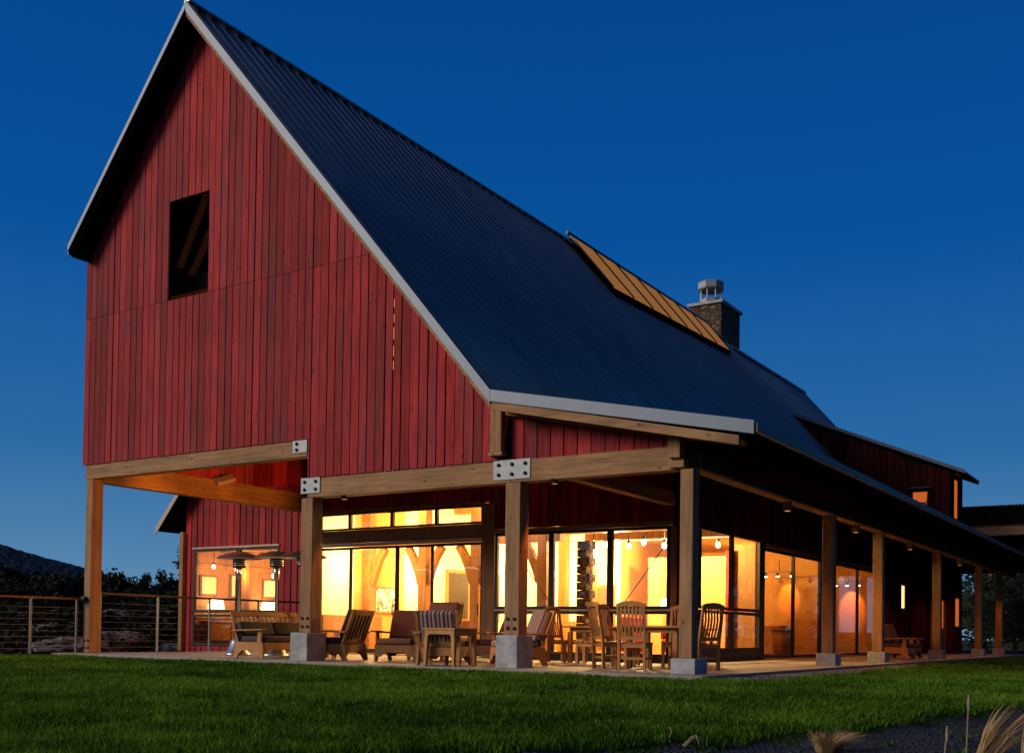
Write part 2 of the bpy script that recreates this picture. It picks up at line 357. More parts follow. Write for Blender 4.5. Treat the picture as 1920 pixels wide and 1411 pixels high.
# --- front gable boarding
under = .27
gt = lambda u: rooftop(u) - under
gb = lambda u: 4.32 if u < 7.09 else 3.56
HOLE = (2.87, 4.13, 7.70, 9.86)
mb = boards(0, 11.56, gb, gt, .204, front, .023, .026, [HOLE], [7.69], [XP, 7.09], skip=(9.16, .012))
P('gable_siding', M['red'], mb)
mb = MB()      # felt behind the boards, leaving the loft opening and one open slit
for a, b in ((.03, HOLE[0]), (HOLE[1], 9.12), (9.24, 11.50)):
    pts = sorted({a, b} | {c for c in (XP, 7.09) if a < c < b})
    for c0, c1 in zip(pts[:-1], pts[1:]):
        mb.prism([(c0, gb(c0 + 1e-4) + .02), (c1, gb(c1 - 1e-4) + .02), (c1, gt(c1 - 1e-4)), (c0, gt(c0 + 1e-4))], front, -.06, -.035)
mb.box(HOLE[0], HOLE[1], .035, .06, 4.34, HOLE[2]); mb.prism([(HOLE[0], HOLE[3]), (HOLE[1], HOLE[3]), (HOLE[1], gt(HOLE[1])), (XP, gt(XP)), (HOLE[0], gt(HOLE[0]))], front, -.06, -.035)
for z0, z1 in ((3.6, 5.45), (5.62, 5.70), (5.9, 6.02), (6.25, 6.33), (6.5, 6.62), (6.78, 7.25)): mb.box(9.10, 9.26, .062, .08, z0, z1)  # patches added to break the slit's glow into dashes
P('gable_sheathing', M['backing'], mb)
# loft opening timbers, seen through the hole
mb = MB(); mb.bar((1.9, 1.3, 8.7), (3.2, 1.3, 10.6), .16, .2, (0, 1, 0)); P('loft_brace', M['trimwood'], mb, bevel=.01)
mb = MB(); mb.bar((1.2, 1.6, 9.2), (2.1, 1.6, 10.8), .16, .2, (0, 1, 0)); P('loft_brace', M['trimwood'], mb, bevel=.01)
PB('loft_beam', M['trimwood'], .15, 7.2, 1.0, 1.22, 8.24, 8.62)

# --- roof planes
def corr(x0, z0, x1, z1, y0, y1, pitch, amp, th=.03):
    n = int((y1 - y0) / pitch * 8) + 1; ys = np.linspace(y0, y1, n); h = amp * np.cos(2 * np.pi * (ys - y0) / pitch)
    d = Vector((x1 - x0, 0, z1 - z0)).normalized(); nx, nz = -d.z, d.x
    if nz < 0: nx, nz = -nx, -nz
    vs = []; fs = []
    for y, q in zip(ys, h):
        for (x, z) in ((x0, z0), (x1, z1)): vs.append((x + nx * q, y, z + nz * q))
        for (x, z) in ((x0, z0), (x1, z1)): vs.append((x + nx * (q - th), y, z + nz * (q - th)))
    for i in range(n - 1):
        a, b = i * 4, (i + 1) * 4
        fs += [(a, a + 1, b + 1, b), (a + 2, b + 2, b + 3, a + 3), (a, b, b + 2, a + 2), (a + 1, a + 3, b + 3, b + 1)]
    fs += [(0, 2, 3, 1), ((n - 1) * 4, (n - 1) * 4 + 1, (n - 1) * 4 + 3, (n - 1) * 4 + 2)]
    m = MB(); m.add(vs, fs, .5, True); return m
PITCH = .38; AMP = .042; up = .03
roofR = P('roof', M['roof'], corr(XP, ZP + up, XK + .05, ZK + up - .05 * SL, OV + .02, YE, PITCH, AMP))
P('roof', M['roof'], corr(XP, ZP + up, XE, ZE + up, OV + .02, YR, PITCH, AMP))
P('roof', M['roof'], corr(XP, ZP - .16, XK + .05, ZK - .16 - .05 * SL, YE + .05, YR, PITCH, AMP))
P('porch_roof', M['roof'], corr(XK - .02, ZK + up, XT, ZT + up, OV + .02, 34, PITCH, AMP * .8))
# roof deck below the metal
def slab(x0, z0, x1, z1, y0, y1, t0, t1):
    return MB().add([(x0, y0, z0 - t0), (x1, y0, z1 - t0), (x1, y1, z1 - t0), (x0, y1, z0 - t0), (x0, y0, z0 - t1), (x1, y0, z1 - t1), (x1, y1, z1 - t1), (x0, y1, z0 - t1)],
                    [(0, 1, 2, 3), (7, 6, 5, 4), (0, 4, 5, 1), (1, 5, 6, 2), (2, 6, 7, 3), (3, 7, 4, 0)], .4)
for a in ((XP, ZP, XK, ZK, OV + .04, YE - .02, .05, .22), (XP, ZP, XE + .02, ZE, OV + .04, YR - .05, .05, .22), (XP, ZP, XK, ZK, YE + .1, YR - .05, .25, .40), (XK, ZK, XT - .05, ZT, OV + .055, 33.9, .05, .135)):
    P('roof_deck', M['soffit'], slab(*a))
# rake trim (grey metal) and the boards below it
def rake(x0, z0, x1, z1, y0, y1, t0, t1): return slab(x0, z0, x1, z1, y0, y1, t0, t1)
rk = P('rake_trim', M['trim'], rake(XP, ZP + .07, XK, ZK + .07, OV - .03, OV + .012, 0, .235), bevel=.004)
P('rake_trim', M['trim'], rake(XE - .03, ZE + .07 - .03 * SL, XP, ZP + .07, OV - .03, OV + .012, 0, .15), bevel=.004)
P('rake_trim', M['trim'], rake(XK, ZK + .07, XT + .02, ZT + .07, OV - .03, OV + .012, 0, .20), bevel=.004)
P('rake_board', M['timber_x'], rake(XP, ZP - .135, XK, ZK - .135, OV - .005, OV + .05, .0, .12))
P('rake_board', M['timber_x'], rake(XK, ZK - .125, XT - .22, ZT - .125, OV + .0, OV + .06, .0, .14))
P('rake_trim', M['trim'], rake(XP, ZP + .10, XK, ZK + .10, YE - .02, YE + .045, 0, .26))
P('ridge_cap', M['roof'], MB().bar((XP, OV, ZP + .075), (XP, YE, ZP + .075), .16, .05))
P('ridge_cap', M['roof'], MB().bar((XP, YE + .02, ZP - .09), (XP, YR, ZP - .09), .16, .05))
P('eave_gutter', M['dark_metal'], MB().bar((XT + .03, OV, ZT - .03), (XT + .03, 34, ZT - .03), .07, .13))
P('eave_trim', M['trim'], MB().bar((XE - .045, OV, ZE - .06), (XE - .045, YR, ZE - .06), .03, .2))
# porch rake rafter, outrigger posts, end boarding
zr = lambda x: rooftop(x) - .14
mb = MB().prism([(11.70, zr(11.75)), (14.79, zr(14.79)), (14.79, zr(14.79) - .135), (11.70, zr(11.70) - .135)], front, -.12, .06)
P('rake_rafter', M['timber_x'], mb, bevel=.008)
mb = MB().prism([(14.99, zr(14.99)), (16.02, zr(16.02)), (16.02, zr(16.02) - .12), (14.99, zr(14.99) - .135)], front, -.12, .06)
P('rake_rafter', M['timber_x'], mb, bevel=.008)
PB('king_post', M['timber_z'], 11.44, 11.67, -.12, .02, 3.70, 4.47); PB('king_post_block', M['timber_x'], 11.42, 11.70, -.14, .03, 3.63, 3.697)
PB('king_post', M['timber_z'], 14.79, 14.99, -.12, .08, 3.34, 3.84); PB('king_post_block', M['timber_x'], 14.77, 15.03, -.05, .17, 3.20, 3.337)
mb = boards(11.74, 14.80, lambda u: 3.55, lambda u: rooftop(u) - .145, .262, lambda u, z, t: (u, .12 - t, z), .022, .025, jit=.003)
P('porch_end_siding', M['red'], mb); P('porch_end_sheathing', M['backing'], MB().prism([(11.5, 3.56), (14.8, 3.56), (14.8, rooftop(14.8) - .16), (11.7, rooftop(11.7) - .16)], front, -.18, -.135))

# --- timber frame of the porch
def plate(x0, x1, z0, z1, bolts, y=-.003):
    o = PB('connector_plate', M['galv'], x0, x1, y - .012, y + .003, z0, z1, bevel=.003)
    for bx, bz in bolts:
        MB().lathe([(.0, 0), (.033, 0), (.033, .02), (.02, .03), (0, .03)], n=10).build('bolt', M['black'], o).matrix_local = Matrix.Translation((bx, y - .012, bz)) @ Matrix.Rotation(radians(90), 4, 'X')
PB('beam', M['timber_x'], .09, 7.04, .002, .25, 3.99, 4.33)
PB('beam', M['timber_x'], 7.06, 11.80, .002, .25, 3.17, 3.575)
PB('beam', M['timber_x'], 11.805, 14.86, .0, .25, 3.17, 3.545)
plate(6.66, 7.045, 4.07, 4.315, [(6.77, 4.25), (6.77, 4.13)])
plate(6.90, 7.40, 3.255, 3.56, [(7.0, 3.48), (7.0, 3.33), (7.29, 3.48), (7.29, 3.33)])
plate(11.45, 12.20, 3.22, 3.56, [(11.56, 3.48), (11.83, 3.48), (12.1, 3.48), (11.56, 3.31), (11.83, 3.31), (12.1, 3.31)])
PB('beam', M['timber_y'], .10, .36, .30, 10.0, 3.93, 4.43)
PB('beam', M['timber_y'], 12.32, 12.55, .26, 5.15, 3.30, 3.56)
mb = MB().box(14.97, 15.20, .255, 33.5, 3.215, 3.47); P('beam', M['shaded_timber'], mb, bevel=.008); P('lit_underside_strip', M['timber_y'], MB().box(14.96, 15.21, .255, 33.5, 3.175, 3.212))  # pale strip added to draw the orange-lit underside of the shaded beam
def post(x0, x1, y0, y1, zb_, zt_, bx=None, footbolts=False):
    o = PB('post', M['timber_z'], x0, x1, y0, y1, zb_, zt_, bevel=.012)
    if bx:
        f = MB().box(bx[0], bx[1], bx[2], bx[3], -.15, zb_).build('footing', M['concrete'], o, .015)
    if footbolts:
        for k in range(4):
            MB().lathe([(0, 0), (.03, 0), (.03, .02), (0, .02)], n=10).build('bolt', M['black'], o).matrix_local = Matrix.Translation(((x0 + x1) / 2 + (-.07 if k % 2 else .07), y0 - .001, zb_ + .12 + (k // 2) * .16)) @ Matrix.Rotation(radians(90), 4, 'X')
    return o
post(.13, .37, 0, .29, .0, 3.988, footbolts=True)
post(6.91, 7.21, .0, .29, .54, 3.168, (6.80, 7.25, -.13, .40), True)
PB('post', M['timber_z'], 6.93, 7.075, .26, .40, 3.17, 3.985)
post(11.70, 12.00, .0, .28, .55, 3.168, (11.62, 12.06, -.13, .38), True)
post(14.95, 15.17, .0, .25, .235, 3.173, (14.87, 15.28, -.12, .36))
for y in (7.5, 11.65, 18.5, 25.5, 30.0):
    post(14.95, 15.19, y - .12, y + .12, .25, 3.173, (14.86, 15.28, y - .21, y + .21))

# --- left side wall of the barn (boards seen from inside, daylight between them) and the back gable
side0 = lambda u, z, t: (-t + .02, u, z)
mb = boards(.02, YR - .3, lambda u: 4.435, lambda u: 9.0, .21, side0, .020, .024); P('side_siding', M['red'], mb)
PB('back_wall', M['backing'], .05, 11.6, YR - .3, YR - .2, 0, 4.4)
P('back_wall', M['backing'], MB().prism([(.05, 4.4), (11.6, 4.4), (XP, ZP - .45), (.05, 9.0)], front, -YR + .2, -YR + .3))
PB('side_wall', M['backing'], .1, .2, 10.4, YR - .31, -.1, 4.43)

# --- recessed house front (y = 5.25)
YW = 5.25; FT = lambda u, z, t: (u, YW - t, z)
mb = boards(.06, 12.48, lambda u: 4.42 if u < 2.3 else (3.62 if u < 7.85 else 2.98), lambda u: min(rooftop(u) - .3, 11.5) if u < XK else rooftop(u) - .25, .26, FT, .01, .024,
            [(4.45, 5.30, 7.0, 9.2)], [], [2.3, 7.85, XP, XK, 2.05, 5.7], batten=True)
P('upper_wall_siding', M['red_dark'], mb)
mb = MB(); mb.prism([(.06, 4.44), (2.29, 4.44), (2.29, 3.64), (4.45, 3.64), (4.45, 9.3), (5.3, 9.3), (5.3, 3.64), (7.86, 3.64), (7.86, 3.0), (12.45, 3.0), (12.45, 4.2), (XK, 4.3), (5.0, 12.0), (1.5, 10.6), (.06, 9.0)], FT, -.08, -.03)
P('upper_wall_sheathing', M['backing'], mb)
lw = PB('added_glow_window', M['frame'], 4.40, 5.35, YW - .04, YW - .028, 9.2, 9.3); MB().box(4.46, 5.29, YW + .02, YW + .03, 7.01, 9.19).build('pane', M['litwin'], lw)  # glowing pane added behind the gable so light shows through the slit
PB('header_beam', M['trimwood'], 2.31, 7.84, YW - .05, YW + .10, 2.80, 3.13)
PB('header_beam', M['trimwood'], 7.86, 12.46, YW - .045, YW + .10, 2.885, 2.975)
PB('wall_trim', M['trimwood'], 2.30, 2.50, YW - .06, YW + .14, 0, 3.60); PB('wall_trim', M['trimwood'], 7.66, 8.0, YW - .06, YW + .14, 0, 3.60)
PB('wall_trim', M['trimwood'], 12.41, 12.50, YW - .03, YW + .14, 0, 2.88)
PB('wall_trim', M['trimwood'], 2.505, 7.655, YW - .04, YW + .1, 3.57, 3.66)

def window(name, lo, hi, z0, z1, fn, fw=.05, dep=(-.03, .05), pane_t=.01, mat=None, pm=None, sill=0):
    """frame of four bars round an opening; fn(u,z,t)->3D with t outward; the glass a child"""
    mb = MB()
    for a, b, c, d in ((lo, hi, z0, z0 + fw + sill), (lo, hi, z1 - fw, z1), (lo, lo + fw, z0 + fw + sill, z1 - fw), (hi - fw, hi, z0 + fw + sill, z1 - fw)):
        mb.prism([(a, c), (b, c), (b, d), (a, d)], fn, dep[0], dep[1])
    o = P(name, mat or M['frame'], mb)
    g = MB().prism([(lo + fw - .005, z0 + fw + sill - .005), (hi - fw + .005, z0 + fw + sill - .005), (hi - fw + .005, z1 - fw + .005), (lo + fw - .005, z1 - fw + .005)], fn, pane_t - .003, pane_t + .003)
    g.build('pane', pm or M['glass'], o); return o
for a, b in ((2.50, 3.56), (3.56, 4.93), (4.93, 6.30), (6.30, 7.66)): window('transom_window', a, b, 3.14, 3.565, FT, .045)
PB('door_track', M['tan_frame'], 2.505, 7.655, YW - .075, YW - .03, 2.71, 2.795, bevel=.004)
for a, b, d in ((2.50, 3.58, 0), (3.56, 5.10, .03), (5.06, 6.18, 0), (6.14, 7.66, .03)):
    o = window('sliding_door', a, b, .03, 2.705, FT, .065, (-.03 + d - .03, .01 + d - .03), d - .04, sill=.05)
    if d: MB().bar((b - .10, YW - d - .03, 1.0), (b - .10, YW - d - .03, 1.25), .02, .03).build('handle', M['black'], o)
for a, b in ((8.02, 9.53), (9.53, 11.0), (11.0, 12.41)):
    window('window', a, b, 1.13, 2.88, FT, .065); window('lower_window', a, b, .12, 1.09, FT, .065)
PB('window_rail', M['tan_frame'], 8.02, 12.405, YW - .065, YW + .02, 1.092, 1.128)
PB('wall_base', M['frame'], 8.02, 12.405, YW - .03, YW + .1, -.02, .118)

# --- side wall under the porch (x = 12.48)
XW = 12.48; SD = lambda u, z, t: (XW + t, u, z)
SH = [(6.52, 10.38, .1, 3.0), (10.62, 15.5, -.1, 2.84), (16.05, 22.0, -.1, 2.84), (25.0, 26.0, 1.6, 2.6)]
mb = boards(YW + .1, 29.3, lambda u: .0, lambda u: 4.42, .26, SD, .01, .024, SH, [], [], batten=True); P('porch_wall_siding', M['shaded_red'], mb)
def wallbk(lo, hi, z0, z1): return MB().box(XW - .1, XW - .02, lo, hi, z0, z1)
mb = MB()
for a, b, c, d in ((YW + .15, 6.52, 0, 4.4), (6.52, 10.38, 3.0, 4.4), (10.38, 10.62, 0, 4.4), (10.62, 15.5, 2.84, 4.4), (15.5, 16.05, 0, 4.4), (16.05, 22.0, 2.84, 4.4), (22.0, 29.3, 0, 4.4)): mb.box(XW - .1, XW - .02, a, b, c, d)
P('porch_wall_sheathing', M['backing'], mb)
for a, b in ((6.55, 8.48), (8.48, 10.35)):
    window('window', a, b, 1.18, 2.99, SD, .07); window('lower_window', a, b, .24, 1.16, SD, .07)
PB('wall_base', M['frame'], XW - .05, XW + .045, 6.54, 10.36, -.02, .238)
for a, b, d in ((10.66, 13.12, .0), (13.05, 15.47, .03), (16.08, 19.5, 0), (19.42, 21.97, .03)):
    window('sliding_door', a, b, .03, 2.83, SD, .075, (-.04 + d - .03, .01 + d - .03), d - .04)
PB('door_head', M['trimwood'], XW - .04, XW + .06, 10.63, 15.5, 2.835, 2.93); PB('door_head', M['trimwood'], XW - .04, XW + .06, 16.06, 22.0, 2.835, 2.93)
PB('wall_trim', M['frame'], XW - .03, XW + .055, 10.36, 10.65, 0, 3.0); PB('wall_trim', M['frame'], XW - .03, XW + .055, 15.48, 16.07, 0, 2.83); PB('wall_trim', M['trimwood'], XW - .03, XW + .055, 21.98, 22.2, 0, 2.83)
window('narrow_window', 25.0, 25.75, 1.6, 2.6, SD, .09, pm=M['litwin'])
def spot(name, loc, target, w, ang, col=(1, .31, .045), blend=.35, size=.04):
    l = bpy.data.lights.new(name, 'SPOT'); l.energy = w; l.color = col; l.spot_size = radians(ang); l.spot_blend = blend; l.shadow_soft_size = size
    o = bpy.data.objects.new(name, l); o.location = loc; o.rotation_euler = (Vector(target) - Vector(loc)).to_track_quat('-Z', 'Y').to_euler(); COL.objects.link(o); return o
M['lens'] = emit('lit_downlight_lens', (1, .40, .10), .8)
for (x, y) in ((15.085, 4.7), (15.085, 9.5), (15.085, 14.9), (15.085, 21.9), (15.085, 27.8)):  # the two farthest are added to light the end posts
    o = P('porch_downlight', M['trimwood'], MB().box(x - .075, x + .075, y - .075, y + .075, 3.0, 3.172), bevel=.01)
    MB().lathe([(0, 2.994), (.05, 2.994), (.05, 2.999), (0, 2.999)], (x, y, 0), 12).build('lens', M['lens'], o)
    spot('porch_downlight_beam', (x, y, 2.97), (x - .2, y, 0), 120, 140)
for x in (7.9, 12.6):
    o = P('beam_downlight', M['dark_metal'], MB().lathe([(.0, 3.168), (.06, 3.168), (.06, 3.11), (.05, 3.11)], (x, .13, 0), 16)); MB().lathe([(0, 3.112), (.045, 3.112), (.045, 3.118), (0, 3.118)], (x, .13, 0), 12).build('lens', M['lens'], o)
    spot('beam_downlight_beam', (x, .14, 3.09), (x + .2, 2.2, 0), 110, 105)
o = P('added_spotlight', M['dark_metal'], MB().lathe([(0, 3.3), (.07, 3.3), (.08, 3.45), (0, 3.46)], (6.98, .48, 0), 16))  # unseen spotlight added behind the post to light the left beam and post
spot('added_spotlight_beam', (6.84, .56, 3.38), (.36, 3.3, 4.12), 1900, 44, blend=.5); spot('added_spotlight_beam', (6.84, .5, 3.3), (.4, .3, 1.2), 620, 60)
fl = P('floodlight', M['tan_frame'], MB().bar((.40, 3.6, 4.36), (.56, 4.05, 4.52), .30, .10, (.5, 0, 1)), bevel=.01); MB().bar((.37, 4.0, 4.42), (.5, 3.95, 4.45), .04, .04).build('bracket', M['black'], fl)

# --- raised amber skylight on the steep roof
off = .32
def rp(x, y, o): return (x, y, rooftop(x) + o)
c4 = [(3.93, 15.5), (5.82, 15.1), (5.2, 26.75), (4.0, 27.3)]
P('skylight_curb', M['backing'], MB().add([rp(x, y, 0.0) for x, y in c4] + [rp(x, y, off) for x, y in c4], [(0, 1, 2, 3), (7, 6, 5, 4), (0, 4, 5, 1), (1, 5, 6, 2), (2, 6, 7, 3), (3, 7, 4, 0)]))
sk = MB(); nb = 7
lerp = lambda a, b, t: (a[0] + (b[0] - a[0]) * t, a[1] + (b[1] - a[1]) * t)
hot = MB(); barm = MB()
for i in range(nb):
    t0, t1 = i / nb + .006, (i + 1) / nb - .006
    q = [lerp(c4[0], c4[3], t0), lerp(c4[1], c4[2], t0), lerp(c4[1], c4[2], t1), lerp(c4[0], c4[3], t1)]
    hot.add([rp(x, y, off + .02) for x, y in q] + [rp(x, y, off + .005) for x, y in q], [(0, 1, 2, 3), (7, 6, 5, 4), (0, 4, 5, 1), (1, 5, 6, 2), (2, 6, 7, 3), (3, 7, 4, 0)])
sky_o = P('skylight', M['dark_metal'], MB().bar(rp(3.9, 15.4, off + .03), rp(3.97, 27.3, off + .03), .08, .10))
hot.build('lit_panel', M['hotglass'], sky_o)
for i in range(nb + 1):
    t = i / nb; a, b = lerp(c4[0], c4[3], t), lerp(c4[1], c4[2], t); MB().bar(rp(*a, off + .03), rp(*b, off + .03), .05, .05).build('glazing_bar', M['dark_metal'], sky_o)
P('skylight_flashing', M['trim'], MB().bar(rp(3.85, 15.3, .1), rp(4.35, 15.25, .32), .5, .03))

# --- stone chimney
cx0, cx1, cy0, cy1 = .35, 2.0, 33.7, 36.2
ch = PB('chimney', M['stone'], cx0, cx1, cy0, cy1, 10.0, 16.80, bevel=.03)
MB().box(cx0 - .1, cx1 + .1, cy0 - .1, cy1 + .1, 16.803, 16.95).build('chimney_cap', M['concrete'], ch, .01)
sh = MB().lathe([(.55, 16.953), (.55, 17.38), (.50, 17.38), (.50, 16.96)], (.95, 34.9, 0), 8, smooth=False)
sh.lathe([(.0, 17.86), (.62, 17.84), (.68, 17.9), (.68, 18.2), (.60, 18.27), (0, 18.3)], (.95, 34.9, 0), 8, smooth=False)
for k in range(8): sh.bar((.95 + .53 * cos(k * pi / 4 + .05), 34.9 + .53 * sin(k * pi / 4 + .05), 17.36), (.95 + .53 * cos(k * pi / 4 + .05), 34.9 + .53 * sin(k * pi / 4 + .05), 17.9), .05, .05)
sh.build('chimney_shroud', M['galv'], ch)

# --- shed-roofed cross wing rising behind the porch roof
WX = 13.38; W0, W1 = 29.32, 31.9
wt = lambda u: 10.12 - (u - 6.93) * .424
mb = boards(6.0, WX, lambda u: 0.0 if u > 12.56 else 3.9, lambda u: min(wt(u) - .14, rooftop(u) + 3), .26, lambda u, z, t: (u, W0 - t, z), .01, .024,
            [(11.9, 12.62, 5.85, 6.5), (12.62, 13.28, .0, 2.2)], [], [12.56], batten=True)
P('wing_siding', M['shaded_red'], mb)
mb = boards(W0 + .03, W1, lambda u: 0.0, lambda u: 7.3, .26, lambda u, z, t: (WX - .03 + t, u, z), .01, .024, [(29.75, 30.75, 5.3, 7.05), (30.1, 31.2, 1.0, 2.3)], batten=True)
P('wing_siding', M['shaded_red'], mb)
P('wing_sheathing', M['backing'], MB().prism([(7.0, 4.0), (11.85, 4.0), (11.85, wt(11.85) - .15), (7.0, wt(7) - .15)], front, -W0 - .06, -W0 - .03)
  .prism([(11.85, 6.55), (13.33, 6.55), (13.33, wt(13.33) - .15), (11.85, wt(11.85) - .15)], front, -W0 - .06, -W0 - .03).box(12.66, 13.33, W0 + .03, W0 + .06, 2.22, 6.55).box(11.85, 12.655, W0 + .03, W0 + .06, 3.9, 5.85))
P('wing_roof', M['roof'], slab(6.9, wt(6.9), 13.95, wt(13.95), W0 - .22, W1 + .6, 0, .05)); P('wing_roof_trim', M['trim'], slab(6.9, wt(6.9) + .03, 13.97, wt(13.97) + .03, W0 - .25, W0 - .215, 0, .14))
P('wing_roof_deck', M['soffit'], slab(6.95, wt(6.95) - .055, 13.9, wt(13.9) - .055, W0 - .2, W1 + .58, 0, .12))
FW = lambda u, z, t: (u, W0 - t, z); RW = lambda u, z, t: (WX + t, u, z)
aw = window('awning_window', 11.92, 12.60, 5.87, 6.48, FW, .06, (-.02, .07), pm=M['dimwin'])
P('window_hood', M['trim'], MB().bar((11.85, W0 - .2, 6.56), (12.67, W0 - .2, 6.56), .35, .02))
sash = MB()
for a, b in (((11.95, 6.45), (12.57, 6.45)), ((11.95, 5.95), (12.57, 5.95)), ((11.95, 6.45), (11.95, 5.95)), ((12.57, 6.45), (12.57, 5.95))):
    f = lambda q: (q[0], W0 - .08 - (6.45 - q[1]) * .35, q[1]); sash.bar(f(a), f(b), .05, .05)
sash.build('open_sash', M['frame'], aw)
window('tall_window', 29.78, 30.72, 5.32, 7.02, RW, .08, pm=M['dimwin']); P('window_hood', M['trim'], MB().bar((WX + .15, 29.6, 7.12), (WX + .15, 30.9, 7.12), .3, .02))
dr = window('porch_door', 12.66, 13.25, .02, 2.18, FW, .10, (-.03, .04), mat=M['trimwood'], pm=M['dimwin']); MB().box(12.75, 13.16, W0 - .02, W0 + .01, .1, 1.0).build('door_panel', M['trimwood'], dr)
window('window', 30.12, 31.18, 1.02, 2.28, RW, .08, pm=M['dimwin'])
PB('wing_back_wall', M['backing'], 7, WX - .05, W1 - .05, W1, 0, 6.9)

# --- inside the lodge: floor, ceilings, partitions, posts and braces
PB('interior_floor', M['floorwood'], 2.42, 12.36, 5.37, 22.1, -.1, .018)
mb = MB()
for k, x in enumerate(np.arange(2.45, 12.3, .5)): mb.box(x, min(x + .43, 12.34), 5.36, 22.0, 4.50, 4.54)
P('hall_ceiling', M['ceil'], mb); PB('ceiling_backing', M['backing'], 2.40, 12.36, 5.36, 22.0, 4.56, 4.6)
PB('interior_wall', M['ochre'], 2.30, 2.40, 6.75, 8.9, 0, 4.5, bevel=0); PB('interior_wall', M['cream'], 2.30, 2.40, 5.40, 6.74, 0, 4.5, bevel=0); PB('interior_wall', M['cream'], 2.30, 2.40, 8.91, 16.1, 0, 4.5, bevel=0)  # cream and ochre stretches put white-hot and amber glow into the wall colour
PB('interior_wall', M['cream'], 2.41, 8.38, 16.0, 16.1, .02, 4.49, bevel=0)
PB('interior_wall', M['cream'], 8.39, 8.5, 10.56, 22.0, .02, 4.49, bevel=0)
PB('partition', M['ochre'], 9.4, 11.74, 10.45, 10.54, .02, 2.62, bevel=0); PB('partition', M['inner'], 11.78, 12.36, 10.44, 10.55, .02, 2.9)
PB('partition', M['cream'], 8.51, 12.36, 10.47, 10.53, 3.1, 4.49, bevel=0)
PB('partition', M['ochre'], 8.51, 12.36, 15.75, 15.85, .02, 4.49, bevel=0); PB('partition', M['ochre'], 8.51, 12.36, 21.98, 22.08, .02, 4.49, bevel=0)
PB('interior_wall', M['ochre'], 8.505, 8.54, 10.6, 15.74, .02, 4.49, bevel=0); PB('interior_wall', M['ochre'], 8.505, 8.54, 15.86, 21.97, .02, 4.49, bevel=0)
PB('room_ceiling', M['ochre'], 8.55, 12.36, 10.56, 21.9, 3.15, 3.2, bevel=0)
def bent(x, y, left, right, ht=3.0):
    o = PB('timber_column', M['inner'], x - .13, x + .13, y - .13, y + .13, .02, 4.2, bevel=.012)
    for s in ([-1] if left else []) + ([1] if right else []):
        pts = [(x + s * .10, y, 1.85), (x + s * .22, y, 2.2), (x + s * .38, y, 2.55), (x + s * .56, y, 2.82)]
        mb = MB()
        for a, b in zip(pts[:-1], pts[1:]): mb.bar(a, b, .19, .16, (0, 1, 0))
        mb.build('curved_brace', M['inner'], o)
bent(2.62, 7.1, False, True); bent(4.53, 7.1, True, True); bent(6.2, 7.1, True, True); bent(8.2, 7.1, True, False)
PB('tie_beam', M['inner'], 2.45, 8.7, 6.98, 7.22, 2.83, 3.08, bevel=.01)
col = MB()
for k in range(14): 
    w = .16 + (.10 if k % 2 else 0); col.box(9.0, 9.0 + w + .1, 7.3, 7.6, .05 + k * .2, .05 + k * .2 + .188, random.random())
P('stacked_stone_pier', M['stone'], col, bevel=.01)
for a, b in (((8.05, 5.50, 2.85), (9.45, 5.50, 1.16)), ((12.36, 5.50, 2.75), (11.0, 5.50, 1.0))):
    P('tie_rod', M['dark_metal'], MB().tube([a, b], .012, 6))
# framed picture, curtain, lamps and pieces of furniture inside
def art_mat():
    m, nt, b, out = newmat('abstract_picture'); mp = texmap(nt, (2.2, 2.2, 2.2)); v = nt.nodes.new('ShaderNodeTexNoise'); setin(v, Scale=2.2, Detail=5.0, Distortion=1.2); nt.links.new(mp.outputs[0], v.inputs[0])
    r = ramp(nt, [(.40, (.06, .05, .05)), (.47, (.35, .28, .2)), (.52, (.75, .8, .85)), (.7, (.35, .55, .8))]); nt.links.new(v.outputs[0], r.inputs[0]); nt.links.new(r.outputs[0], b.inputs['Base Color']); setin(b, Roughness=.6); return m
pic = tag(empty('framed_picture', (2.402, 8.1, 1.45)), 'pale blue and white framed picture on the bright hall wall', 'picture')
MB().box(.0, .04, -.55, .55, -.38, .38).build('picture_frame', M['inner'], pic, .005); MB().box(.041, .05, -.49, .49, -.32, .32).build('canvas', art_mat(), pic)
cur = MB(); n = 30
cur.add([(11.62 + .20 * i / n, 10.35 + .03 * sin(i * 1.9), z) for z in (.25, 2.75) for i in range(n + 1)], [(i, i + 1, i + n + 2, i + n + 1) for i in range(n)], smooth=True)
co = cur.build('red_curtain', M['redcloth']); so = co.modifiers.new('thick', 'SOLIDIFY'); so.thickness = .012
tag(co, 'long red curtain hanging inside the corner window beside the porch', 'curtain')

def lamp_light(name, loc, w, col=(1, .51, .17), size=.12):
    l = bpy.data.lights.new(name, 'POINT'); l.energy = w; l.color = col; l.shadow_soft_size = size
    o = bpy.data.objects.new(name, l); o.location = loc; COL.objects.link(o); return o
pend0 = empty('pendant_lamp'); MB().lathe([(.0, -.03), (.045, 0), (.06, .06), (.04, .11), (0, .13)], n=12).build('bulb', M['bulb'], pend0)
MB().tube([(0, 0, .13), (0, 0, .9)], .008, 6).build('cord', M['black'], pend0); MB().lathe([(.03, .12), (.05, .19), (.02, .2)], n=12).build('socket', M['dark_metal'], pend0)
plist = [(9.35, 8.1, 2.74), (9.95, 8.2, 2.70), (10.45, 8.0, 2.76), (10.85, 8.3, 2.69), (11.25, 8.1, 2.74), (11.75, 8.2, 2.82), (11.7, 9.6, 2.78)]
plab = ['in the middle bay window of the front', 'over the left end of the right-hand front window', 'second along the right-hand front window', 'third along the right-hand front window', 'fourth along the right-hand front window', 'nearest the corner post of the front windows', 'inside the first window round the porch corner']
